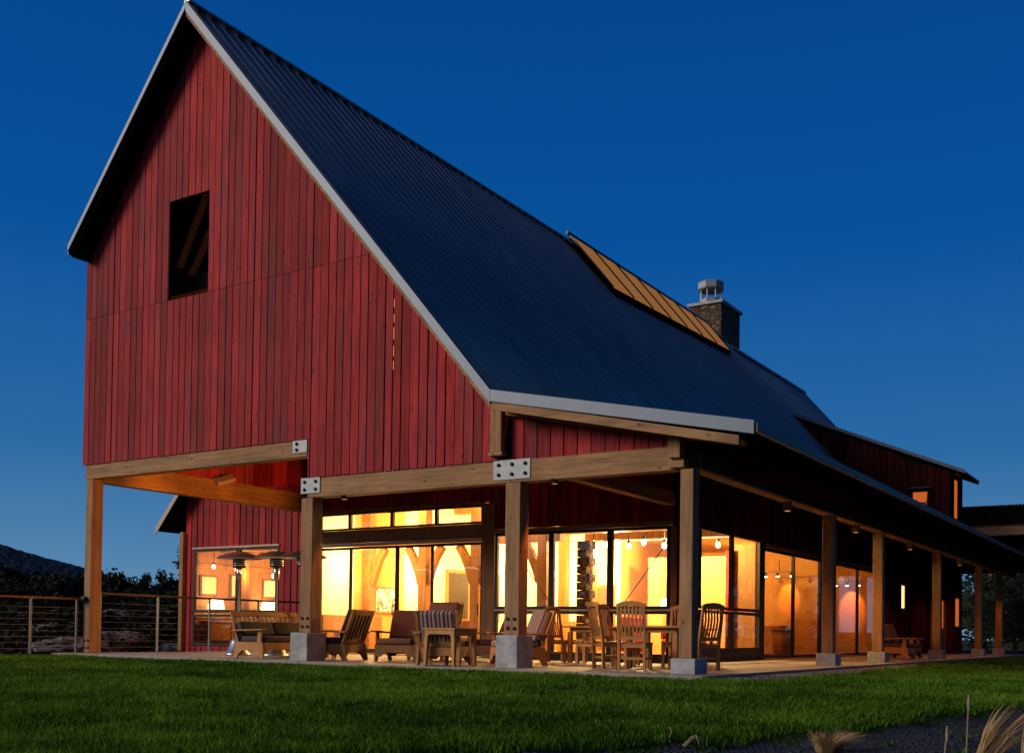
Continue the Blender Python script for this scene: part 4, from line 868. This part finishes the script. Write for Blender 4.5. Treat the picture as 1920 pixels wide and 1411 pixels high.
for i in range(len(xs) - 1):
    for j in range(ny - 1):
        fs.append((i * ny + j, (i + 1) * ny + j, (i + 1) * ny + j + 1, i * ny + j + 1)); x, y = (xs[i] + xs[i + 1]) / 2, (ys[j] + ys[j + 1]) / 2
        if -1 < x < 40 and -30 < y < 60: mi.append(0 if x < edge_x(y) + .02 else 1)
        else: mi.append(2)
me = bpy.data.meshes.new('ground'); me.from_pydata(vs, [], fs)
M['turfsoil'] = soil_mat('turf_soil', (.012, .03, .006), (.03, .05, .012), 6)
for k in ('turfsoil', 'soil', 'ground'): me.materials.append(M[k])
me.polygons.foreach_set('material_index', mi); me.polygons.foreach_set('use_smooth', [True] * len(fs)); me.update()
go = bpy.data.objects.new('ground', me); COL.objects.link(go); tag(go, kind='structure')
pm = MB().prism([(-.05, -.62), (15.62, -.62), (15.62, 34), (-.05, 34)], lambda u, v, t: (u, v, t), -.25, -.004); tag(pm.build('patio', M['patio'], None, .01), kind='structure')
tag(MB().box(-.16, -.055, -.6, 9.9, -.3, -.01).build('deck_edge', M['timber_y'], None, .006), kind='structure')
gv = MB(); gp = [(15.63, -.5), (16.3, -.7), (16.62, 1.0), (16.55, 5), (16.1, 9), (15.95, 14), (15.63, 16)]
gv.prism(gp, lambda u, v, t: (u, v, t), -.2, -.062); tag(gv.build('gravel_strip', M['gravel']), kind='structure')
# loose stones: gravel strip and bare soil
def pebbles(name, pts, mat, smin, smax):
    V = []; F = []; ico = bmesh.new(); bmesh.ops.create_icosphere(ico, subdivisions=1, radius=1); iv = [v.co.copy() for v in ico.verts]; fi = [[v.index for v in f.verts] for f in ico.faces]; ico.free(); m = MB()
    for x, y, z in pts:
        s = random.uniform(smin, smax); a = random.random() * 6.28; q = (random.uniform(.7, 1.4), random.uniform(.7, 1.2), random.uniform(.4, .8))
        m.add([(x + s * (v.x * q[0] * cos(a) - v.y * q[1] * sin(a)), y + s * (v.x * q[0] * sin(a) + v.y * q[1] * cos(a)), z + s * v.z * q[2]) for v in iv], fi)
    return tag(m.build(name, mat), kind='stuff')
pts = []
while len(pts) < 2600:
    y = random.uniform(-.7, 14); x = random.uniform(15.64, 16.6)
    if x < 15.64 + (1.0 if y < 5 else max(.2, 1.0 - (y - 5) * .09)): pts.append((x, y, -.058))
pebbles('gravel_stones', pts, M['gravel'], .012, .032)
pts = []
while len(pts) < 2200:
    y = random.uniform(-11.5, 0); x = edge_x(y) + random.uniform(.05, 2.6)
    if x > 16: pts.append((x, y, gz(x, y) + .004))
pebbles('soil_crumbs', pts, M['soil'], .004, .018)

def blades_mesh(name, P, H, W, lean, mat, rnd):
    """one curved blade (two quads and a tip) per row of P"""
    n = len(P); ang = rng.uniform(0, 2 * np.pi, n); la = rng.uniform(0, 2 * np.pi, n)
    wx, wy = np.cos(ang) * W / 2, np.sin(ang) * W / 2; lx, ly = np.cos(la) * lean * H, np.sin(la) * lean * H
    V = np.zeros((n, 5, 3)); 
    V[:, 0] = P + np.stack([-wx, -wy, np.zeros(n)], 1); V[:, 1] = P + np.stack([wx, wy, np.zeros(n)], 1)
    V[:, 2] = P + np.stack([wx * .8 + lx * .3, wy * .8 + ly * .3, H * .6], 1); V[:, 3] = P + np.stack([-wx * .8 + lx * .3, -wy * .8 + ly * .3, H * .6], 1)
    V[:, 4] = P + np.stack([lx, ly, H], 1)
    me = bpy.data.meshes.new(name); me.vertices.add(n * 5); me.vertices.foreach_set('co', V.ravel())
    base = np.arange(n) * 5
    q = np.stack([base, base + 1, base + 2, base + 3], 1); t = np.stack([base + 3, base + 2, base + 4], 1)
    loops = np.concatenate([q, t], 1).ravel(); me.loops.add(n * 7); me.loops.foreach_set('vertex_index', loops)
    me.polygons.add(n * 2); st = np.stack([np.arange(n) * 7, np.arange(n) * 7 + 4], 1).ravel(); me.polygons.foreach_set('loop_start', st)
    me.update(calc_edges=True); a = me.attributes.new('rnd', 'FLOAT', 'FACE'); a.data.foreach_set('value', np.repeat(rnd, 2))
    me.materials.append(mat); o = bpy.data.objects.new(name, me); COL.objects.link(o); return o
def scatter(n, cond, x0, x1, y0, y1, dens):
    out = []
    while len(out) < n:
        x = rng.uniform(x0, x1, 20000); y = rng.uniform(y0, y1, 20000); d = np.hypot(x - CAM.x, y - CAM.y); k = rng.uniform(0, 1, 20000) < dens(d)
        # only in front of the camera, with a margin each side
        bear = np.arctan2(-(x - CAM.x), (y - CAM.y)); k &= (bear > .573 - .62) & (bear < .573 + .62)
        for a, b in zip(x[k], y[k]):
            if cond(a, b): out.append((a, b))
    return out[:n]
def on_lawn(x, y):
    if x > edge_x(y) + .10 * nz(x, y, 2.2): return False
    if x < -1.2: return y < 3 and x > -3.5
    if x < 15.66 and y > -.64: return False
    if y > -.75 and x < 16.25 + .3 * nz(x, y, 1.1) and y < 8: return False
    if 15.6 < x < 15.85: return y > 9
    return True
pts = scatter(330000, on_lawn, -3, 24, -15, 34, lambda d: np.clip((5.0 / np.maximum(d, 4)) ** 1.55, 0, 1))
P_ = np.array([(x, y, gz(x, y) - .004) for x, y in pts]); d_ = np.hypot(P_[:, 0] - CAM.x, P_[:, 1] - CAM.y)
clump = np.array([nz(x, y * 1.6, 1.2) * .55 + nz(x, y, 4.5) * .35 + nz(x + 9, y * 1.4, .35) * .55 for x, y in pts])
H_ = (.050 + .032 * clump + rng.normal(0, .014, len(P_))).clip(.02, .13); W_ = .0045 + .00045 * d_ + rng.uniform(0, .002, len(P_))
o = blades_mesh('lawn_grass', P_, H_, W_, rng.uniform(.15, .75, len(P_)), M['grass'], (.44 + 1.0 * clump + rng.normal(0, .27, len(P_))).clip(0, 1)); tag(o, kind='stuff')

# dry grasses, weeds and twigs at the bottom right
def tuft(name, loc, n, h, spread, leanv, mat, label, cat, group=None, w=.004, curl=.5):
    root = tag(empty(name, loc), label, cat, group); m = MB()
    for i in range(n):
        a = random.random() * 6.28; r = random.random() ** .7 * spread * .35; b = Vector((r * cos(a), r * sin(a), -.01)); hh = h * random.uniform(.5, 1.05)
        dx, dy = cos(a) * spread * random.uniform(.2, 1) + leanv[0] * hh, sin(a) * spread * random.uniform(.2, 1) + leanv[1] * hh
        pts = [b + Vector((dx * t ** 1.8, dy * t ** 1.8, hh * (t - curl * .35 * t ** 3))) for t in (0, .3, .6, .85, 1)]; s = Vector((-sin(a + .8), cos(a + .8), 0)); rv = random.random()
        vs = []
        for t, p in zip((1, .9, .7, .45, .05), pts): vs += [p - s * w * t, p + s * w * t]
        m.add(vs, [(k * 2, k * 2 + 1, k * 2 + 3, k * 2 + 2) for k in range(4)], rv)
    o = m.build('blades', mat, root); return root
def gp3(x, y): return (x, y, gz(x, y))
tuft('dry_grass_tuft', gp3(19.86, -8.75), 520, .20, .20, (.25, .15), M['straw'], 'low round tuft of pale dry grass on the bare soil below the lawn edge', 'dry grass', w=.0022, curl=.9)
cl = tuft('dry_grass_clump', gp3(20.84, -9.35), 120, .50, .12, (.42, .25), M['straw'], 'tall blurred clump of dry grass leaning right in the bottom right corner', 'dry grass', w=.0035)
tuft('dry_grass_clump', gp3(21.02, -9.0), 100, .58, .12, (.30, .2), M['straw'], 'tall dry grass clump at the very right edge of the picture', 'dry grass', w=.0035)
def stem(loc, h, lean, label):
    root = tag(empty('dried_weed', loc), label, 'dried weed'); z = [0, .4, .8, 1]
    MB().tube([(lean * h * t * t, .02 * t, h * t) for t in z], [.0045, .004, .0035, .002], 6).build('stalk', M['rope'], root)
    MB().lathe([(.002, 0), (.008, .02), (.009, .05), (.003, .09)], (lean * h, .02, h - .07), 8).build('seed_head', M['rope'], root)
stem(gp3(20.80, -9.55), .43, .02, 'straight pale dry weed stem just left of the tall grass clump'); stem(gp3(20.72, -9.7), .27, .05, 'short dry weed stem leftmost of those in the bottom right corner')
tw = tag(empty('dry_twig', gp3(19.15, -9.35)), 'bleached bent twig poking up at the bottom edge of the picture', 'twig')
MB().tube([(-.08, 0, -.02), (-.085, 0, .05), (-.075, .01, .085), (-.09, 0, .11)], [.005, .004, .004, .003], 6).tube([(0, 0, 0), (.05, .02, .055), (.09, .0, .07), (.12, -.02, .01)], [.005, .005, .004, .003], 6).tube([(.02, -.02, 0), (.07, .0, .05), (.1, .02, .06), (.13, .03, .0)], [.004, .004, .004, .003], 6).build('branches', M['rope'], tw)
for i, (x, y, t) in enumerate(((20.1, -8.2, 'left of the dry stems'), (20.45, -7.6, 'behind the dry stems'), (20.65, -7.0, 'at the lawn edge behind the tall grass'), (20.62, -8.7, 'between the two dry stems and the tall clump'), (20.25, -7.2, 'at the lawn edge right of the low tuft'), (19.75, -8.3, 'just above the low dry tuft'))):
    tuft('weed', gp3(x, y), 26, .07, .06, (0, 0), M['weed'], 'small green weed on the bare soil ' + t, 'weed', w=.007)

# ================================================================== trees, shrubs, rocks, hill
def fwd(px): # compass bearing (radians, left of +Y) of a column of the photograph
    return .5732 + math.atan((960 - px) / 2016.0)
hor = lambda px: 1185.6 + (px - 960) * .0139
def at(px, dist, z=None):
    a = fwd(px); x, y = CAM.x - sin(a) * dist, CAM.y + cos(a) * dist; return (x, y, gz(x, y) if z is None else z)
def crown(seed, h, w, n, leaf, kind):
    r = random.Random(seed); m = MB(); clumps = []
    for i in range(46 if kind != 'open' else 30):
        t = r.random(); a = r.random() * 6.28
        if kind == 'juniper': rr = w * (1 - t) ** .55 * (.35 + .65 * r.random()); z = h * (.10 + .86 * t)
        elif kind == 'open': rr = w * math.sin(min(1, t * 1.05 + .12) * 3.0) * (.4 + .6 * r.random()); z = h * (.34 + .62 * t)
        else: rr = w * math.sqrt(max(0, 1 - (2 * t - 1) ** 2)) * (.45 + .55 * r.random()); z = h * (.16 + .80 * t)
        clumps.append((Vector((rr * cos(a), rr * sin(a), z)), w * r.uniform(.20, .42) * (.8 if kind == 'open' else 1)))
    for i in range(n):
        c, s = r.choice(clumps); d = Vector((r.gauss(0, 1), r.gauss(0, 1), r.gauss(0, .8))).normalized() * s * r.random() ** .45; p = c + d
        u = Vector((r.gauss(0, 1), r.gauss(0, 1), r.gauss(0, 1))).normalized(); v = u.orthogonal().normalized(); L = leaf * r.uniform(.6, 1.4)
        m.add([p - u * L * .5, p + v * L * .32, p + u * L * .5, p - v * L * .32], [(0, 1, 2, 3)], r.random())
    return m, clumps
def tree_proto(name, seed, h, w, n, leaf, kind, mat):
    root = empty(name); m, clumps = crown(seed, h, w, n, leaf, kind); m.build('crown', mat, root)
    t = MB(); r = random.Random(seed); b = h * .035
    t.tube([(0, 0, -.3), (b * .5, 0, h * .2), (-b * .4, b * .5, h * .5), (b * .2, 0, h * .88)], [b * 1.3, b, b * .65, b * .15], 8)
    for c, s in clumps[:16]:
        z0 = c.z * r.uniform(.45, .75); mid = Vector((c.x * .5, c.y * .5, (z0 + c.z) / 2 + .04 * h)); t.tube([(0, 0, z0), mid, c], [b * .45, b * .28, b * .08], 5)
    t.build('trunk', M['bark'], root); return root
protos = {}
protos['juniper'] = [tree_proto('juniper_tree', 3, 4, 1.7, 3200, .20, 'juniper', M['leafdark']), tree_proto('juniper_tree', 5, 4, 2.1, 3200, .20, 'round', M['leafdark'])]
protos['open'] = [tree_proto('pine_tree', 9, 5, 1.3, 1500, .17, 'open', M['leafdark']), tree_proto('pine_tree', 12, 5, 1.6, 1700, .17, 'open', M['leafdark'])]
protos['right'] = [tree_proto('broadleaf_tree', 21, 6, 2.4, 3800, .24, 'round', M['leafright']), tree_proto('broadleaf_tree', 23, 6, 2.2, 3400, .24, 'juniper', M['leafright'])]
protos['shrub'] = [tree_proto('shrub', 31, 1.5, 1.2, 1500, .12, 'round', M['leafdark'])]
used = set()
def plant(kind, k, px, dist, top_v, label, cat, group, wide=1.0):
    pr = protos[kind][k]; x, y, z = at(px, dist); H = {'juniper': 4, 'open': 5, 'right': 6, 'shrub': 1.6}[kind]
    top = CAM.z + (hor(px) - top_v) / 2016.0 * dist + random.uniform(-.05, .05); s = max(.25, (top - z) / H)
    o = pr if (kind, k) not in used else copy_tree(pr); used.add((kind, k)); o.location = (x, y, z); o.scale = (s * wide, s * wide, s); o.rotation_euler = (0, 0, random.random() * 6.28)
    tag(o, label, cat, group)
GT = 'dark trees beyond the railing'
L1 = [('juniper', 0, 8, 62, 1072, 1.0, 'dark juniper at the far left edge below the hill'), ('juniper', 1, 45, 70, 1086, 1.1, 'dark low juniper second from the left edge below the hill'), ('juniper', 1, 92, 66, 1090, 1.1, 'broad dark juniper midway between the left edge and the first post'),
      ('juniper', 0, 128, 60, 1085, 1.1, 'dark juniper just left of the first post'), ('juniper', 1, 166, 68, 1092, 1.1, 'dark juniper behind the first post'), ('juniper', 0, 214, 58, 1076, .9, 'pointed dark juniper just right of the first post'), ('juniper', 1, 244, 64, 1100, 1.1, 'low dark juniper right of the pointed one'),
      ('open', 0, 276, 62, 1070, .7, 'thin open pine with sky showing through it, left of the pair'), ('open', 1, 300, 60, 1074, .7, 'thin open pine, right of the pair'), ('juniper', 0, 322, 56, 1086, .8, 'small dark tree at the foot of the tall one by the annex'),
      ('open', 1, 350, 58, 1018, .95, 'tall dark tree rising beside the annex corner post'), ('juniper', 1, 270, 52, 1114, 1.6, 'low dark juniper below the open pines'), ('juniper', 1, 20, 50, 1108, 1.6, 'low spreading juniper nearer the railing at the left edge'), ('juniper', 0, 70, 52, 1108, 1.7, 'low juniper behind the left railing post'), ('juniper', 1, 300, 47, 1118, 1.5, 'low juniper close behind the back railing'), ('juniper', 0, 215, 50, 1114, 1.8, 'low wide juniper seen just right of the first post above the rocks'),
      ('juniper', 1, 335, 62, 1104, 1.4, 'dark bushy juniper hard against the annex corner'), ('juniper', 0, 110, 56, 1110, 1.8, 'low wide juniper above the rock ledges left of the first post')]
for kind, k, px, d, tv, wd, lab in L1: plant(kind, k, px, d, tv, lab, 'tree', GT, wd)
for px, d, tv, lab in ((12, 40, 1150, 'scrubby bush with a warm tint behind the left railing'), (38, 44, 1128, 'dark bush just right of the tinted one'), (205, 41, 1172, 'low bush beside the rock ledges behind the back railing'), (285, 43, 1150, 'dark bush behind the tall railing post'), (335, 44, 1140, 'dark bush against the annex corner'), (120, 46, 1122, 'dark bush above the left rock ledge'), (245, 47, 1128, 'dark bush above the right rock ledge')):
    plant('shrub', 0, px, d, tv, lab, 'bush', 'bushes beyond the railing', 1.5)
def rock(px, dist, v, w, hgt, label, seed):
    x, y, _ = at(px, dist); z = CAM.z + (hor(px) - v) / 2016.0 * dist; a = fwd(px); bm = bmesh.new(); bmesh.ops.create_icosphere(bm, subdivisions=4, radius=1)
    for q in bm.verts:
        n = mnoise.fractal(q.co * 1.6 + Vector((seed * 7.1, 0, 0)), 1.0, 2.1, 5); lay = .12 * (((q.co.z + 1) * 3.5 + n) % 1.0)
        q.co *= 1 + .28 * n + lay; q.co.x *= w / 2; q.co.y *= w * .3; q.co.z *= hgt / 2
    me = bpy.data.meshes.new('ledge_rock'); bm.to_mesh(me); bm.free(); me.materials.append(M['rock']); o = bpy.data.objects.new('ledge_rock', me); COL.objects.link(o)
    o.location = (x, y, z - .1); o.rotation_euler = (0, 0, a); tag(o, label, 'rock', 'pale rock ledges beyond the railing')
for i, (px, d, v, w, hh, lab) in enumerate(((100, 47, 1158, 2.6, .7, 'long pale rock ledge left of the first post, topmost'), (120, 43, 1182, 2.4, .8, 'pale rock ledge left of the first post, in the middle'), (135, 38, 1206, 2.2, .7, 'low rock ledge just left of the first post, lowest'), (240, 47, 1156, 2.6, .7, 'long pale rock ledge behind the back railing, topmost'), (215, 40, 1196, 2.0, .7, 'pale rock ledge just right of the first post'), (290, 44, 1182, 2.2, .8, 'dark rock ledge below the tall railing post'), (330, 40, 1212, 1.6, .5, 'small rock at the foot of the annex corner post'))):
    rock(px, d, v, w, hh, lab, i)
# wooded hill on the left horizon
prof = [(.50, .010), (.75, .016), (.84, .022), (.872, .028), (.905, .037), (.93, .046), (.955, .0545), (.98, .0605), (1.02, .070), (1.08, .084), (1.17, .092), (1.30, .075), (1.45, .050), (1.6, .03), (1.8, .015)]
az = np.linspace(.5, 1.8, 520); el = np.interp(az, [p[0] for p in prof], [p[1] for p in prof]); R_ = np.concatenate([np.linspace(420, 1400, 46), [1500, 1700]])
hv = []; hf = []
for a, e in zip(az, el):
    for r_ in R_:
        t = min(1, max(0, (r_ - 420) / 980)); x, y = CAM.x - sin(a) * r_, CAM.y + cos(a) * r_
        z = -4 + (e * 1400 - 3.5) * (t * t * (3 - 2 * t)) + 7 * t * mnoise.fractal(Vector((x / 160, y / 160, 0)), 1, 2, 4) * .6 + random.uniform(0, 2.4) * t
        if r_ > 1400: z -= (r_ - 1400) * .25
        hv.append((x, y, z))
nr = len(R_)
for i in range(len(az) - 1):
    for j in range(nr - 1): hf.append((i * nr + j, i * nr + j + 1, (i + 1) * nr + j + 1, (i + 1) * nr + j))
me = bpy.data.meshes.new('hill'); me.from_pydata(hv, [], hf); me.materials.append(M['hill']); me.update(); ho = bpy.data.objects.new('hill', me); COL.objects.link(ho); tag(ho, kind='structure')

# far right: open-fronted pavilion behind the porch, trees beyond
pv = tag(empty('covered_pavilion', (17, 38, 0)), 'dark corrugated roofed pavilion with a tan beam behind the far porch end', 'pavilion')
def V(name, mat, mb, bevel=0.0): o = mb.build(name, mat, pv, bevel); o.location = (-17, -38, 0); return o
pr = corr(38.0, 6.75, 46.0, 7.3, 11.2, 26, .16, .02); pr.v = [(y, x, z) for x, y, z in pr.v]; V('pavilion_roof', M['roof'], pr)
V('pavilion_fascia', M['soffit'], MB().box(11.3, 26, 38.05, 38.2, 5.955, 6.70)); V('pavilion_beam', M['timber_x'], MB().box(11.0, 26, 38.3, 38.6, 5.38, 5.95), .01); V('pavilion_soffit', M['soffit'], MB().box(11.2, 26, 38.62, 46, 5.9, 6.0))
V('pavilion_wall', M['backing'], MB().box(11.2, 26, 43.0, 43.2, 3.9, 5.89)); V('pavilion_window', M['trim'], MB().box(14.05, 14.65, 42.9, 42.99, 5.0, 5.5))
for x in (18.6, 22.0, 25.5): V('pavilion_post', M['timber_z'], MB().box(x - .14, x + .14, 38.32, 38.58, -.2, 5.378), .01)
GR = 'trees behind the right end of the porch'
for kind, k, px, d, tv, wd, lab in (('right', 0, 1872, 74, 1075, 1.3, 'grey green tree seen between the last two porch posts'), ('right', 1, 1898, 82, 1060, 1.3, 'taller grey green tree at the right edge under the eave'), ('right', 0, 1925, 70, 1090, 1.2, 'grey green tree cut by the right edge of the picture'), ('right', 1, 1843, 84, 1040, 1.3, 'dim grey green tree left of the last porch post')):
    plant(kind, k, px, d, tv, lab, 'tree', GR, wd)
for kind, k, x, y, h, lab in (('right', 1, 26, 52, 7, 'grey green tree farther right, beyond the picture edge, nearest the porch end'), ('right', 0, 33, 47, 8, 'broad grey green tree out to the right of the lawn'), ('right', 1, 30, 62, 9, 'tall grey green tree out to the right behind the broad one'), ('right', 0, 41, 40, 8, 'grey green tree well out to the right, level with the porch end'), ('right', 1, 48, 30, 8, 'grey green tree far out to the right, level with the chimney'), ('right', 0, 38, 66, 10, 'tallest grey green tree far behind on the right'), ('right', 1, 55, 44, 9, 'grey green tree farthest out to the right'),
        ('juniper', 1, -30, -42, 9, 'dark juniper across the lawn facing the annex windows'), ('juniper', 0, -22, -50, 9, 'pointed dark juniper across the lawn facing the annex windows'), ('juniper', 1, -42, -36, 8, 'broad dark juniper farthest left across the lawn'), ('juniper', 0, -12, -56, 10, 'tall dark juniper across the lawn facing the hall doors'), ('juniper', 1, -3, -60, 9, 'broad dark juniper across the lawn facing the hall doors'), ('juniper', 1, 8, -62, 9, 'broad dark juniper across the lawn behind the camera')):
    o = copy_tree(protos[kind][k]); q = h / {'juniper': 4, 'right': 6}[kind]; o.location = (x, y, gz(x, y)); o.scale = (q * 1.3, q * 1.3, q); o.rotation_euler = (0, 0, random.random() * 6.28); tag(o, lab, 'tree', 'trees around the lawn')
bnch = tag(empty('bench', (18.35, 40, -.1)), 'dim red brown bench in the dark under the pavilion at the right edge', 'bench')
MB().box(-1.0, 1.2, -.2, .2, .42, .48).build('seat', M['trimwood'], bnch); MB().box(-1.0, 1.2, .2, .25, .6, .95).build('backrest', M['trimwood'], bnch)
for x in (-.9, 1.1): MB().box(x - .04, x + .04, -.18, .24, 0, .418).build('leg', M['trimwood'], bnch)

# ================================================================== sky, sun, camera
w = bpy.data.worlds.new('World'); sc.world = w; w.use_nodes = True; nt = w.node_tree; nt.nodes.clear()
SUN_EL, SUN_AZ = 22.0, 220.0     # last light, low behind and to the left of the camera
out = nt.nodes.new('ShaderNodeOutputWorld'); bg = nt.nodes.new('ShaderNodeBackground'); nt.links.new(bg.outputs[0], out.inputs[0])
sky = nt.nodes.new('ShaderNodeTexSky'); sky.sky_type = 'NISHITA'; sky.sun_disc = False; sky.sun_elevation = radians(2.0); sky.sun_rotation = radians(SUN_AZ); sky.ozone_density = 4.0
tc = nt.nodes.new('ShaderNodeTexCoord'); sp = nt.nodes.new('ShaderNodeSeparateXYZ'); nt.links.new(tc.outputs['Generated'], sp.inputs[0])
r = ramp(nt, [(0.0, (.160, .300, .440)), (.06, (.085, .225, .410)), (.16, (.022, .140, .370)), (.33, (.002, .083, .325)), (.50, (.001, .062, .270)), (.72, (.001, .030, .14)), (1.0, (.001, .018, .085))]); nt.links.new(sp.outputs['Z'], r.inputs[0])
dt = nt.nodes.new('ShaderNodeVectorMath'); dt.operation = 'DOT_PRODUCT'; nt.links.new(tc.outputs['Generated'], dt.inputs[0]); dt.inputs[1].default_value = (.93, -.36, 0)
dr_ = ramp(nt, [(.50, (1, 1, 1)), (.88, (.50, .50, .52))]); mrr = nt.nodes.new('ShaderNodeMapRange'); setin(mrr, From_Min=-1.0, From_Max=1.0); nt.links.new(dt.outputs['Value'], mrr.inputs[0]); nt.links.new(mrr.outputs[0], dr_.inputs[0])
mx = mixc(nt, 1.0, r.outputs[0], dr_.outputs[0], 'MULTIPLY')   # the night side of the sky, off to the right
gd = nt.nodes.new('ShaderNodeVectorMath'); gd.operation = 'DOT_PRODUCT'; nt.links.new(tc.outputs['Generated'], gd.inputs[0]); gd.inputs[1].default_value = (sin(radians(SUN_AZ)), cos(radians(SUN_AZ)), .12)
gr_ = ramp(nt, [(.35, (0, 0, 0)), (.8, (.20, .17, .15)), (1, (.42, .32, .24))]); nt.links.new(gd.outputs['Value'], gr_.inputs[0]); mx = mixc(nt, 1.0, mx, gr_.outputs[0], 'ADD')
sm = nt.nodes.new('ShaderNodeMix'); sm.data_type = 'RGBA'; sm.blend_type = 'MIX'; sm.inputs[0].default_value = .004; nt.links.new(mx, sm.inputs[6]); nt.links.new(sky.outputs[0], sm.inputs[7])
nt.links.new(sm.outputs[2], bg.inputs[0]); bg.inputs[1].default_value = 1.0
s = bpy.data.lights.new('sun', 'SUN'); s.energy = 2.35; s.angle = radians(22); s.color = (1, .87, .72)
so = bpy.data.objects.new('sun', s); COL.objects.link(so)
d = Vector((sin(radians(SUN_AZ)), cos(radians(SUN_AZ)), 0)) * cos(radians(SUN_EL)) + Vector((0, 0, sin(radians(SUN_EL)))); so.rotation_euler = d.to_track_quat('Z', 'Y').to_euler()

cd = bpy.data.cameras.new('camera'); co_ = bpy.data.objects.new('camera', cd); COL.objects.link(co_); sc.camera = co_
yaw, pit, rol = .57324, .020974, .013887; f = Vector((-sin(yaw) * cos(pit), cos(yaw) * cos(pit), sin(pit))); rt = Vector((cos(yaw), sin(yaw), 0)); u_ = rt.cross(f)
r2_ = rt * cos(rol) + u_ * sin(rol); u2_ = -rt * sin(rol) + u_ * cos(rol)
mw = Matrix((r2_, u2_, -f)).transposed().to_4x4(); mw.translation = CAM; co_.matrix_world = mw
cd.sensor_width = 36; cd.lens = 2015.86 / 1920 * 36; cd.shift_y = 437.37 / 1920; cd.clip_start = .05; cd.clip_end = 9000
cd.dof.use_dof = True; cd.dof.focus_distance = 22; cd.dof.aperture_fstop = 5.6
sc.view_settings.view_transform = 'Standard'; sc.view_settings.look = 'None'; sc.view_settings.exposure = 0; sc.view_settings.gamma = 1
sc.cycles.use_denoising = True; sc.cycles.max_bounces = 8; sc.cycles.diffuse_bounces = 4; sc.cycles.transparent_max_bounces = 16; sc.cycles.sample_clamp_indirect = 6; sc.cycles.caustics_reflective = False; sc.cycles.caustics_refractive = False
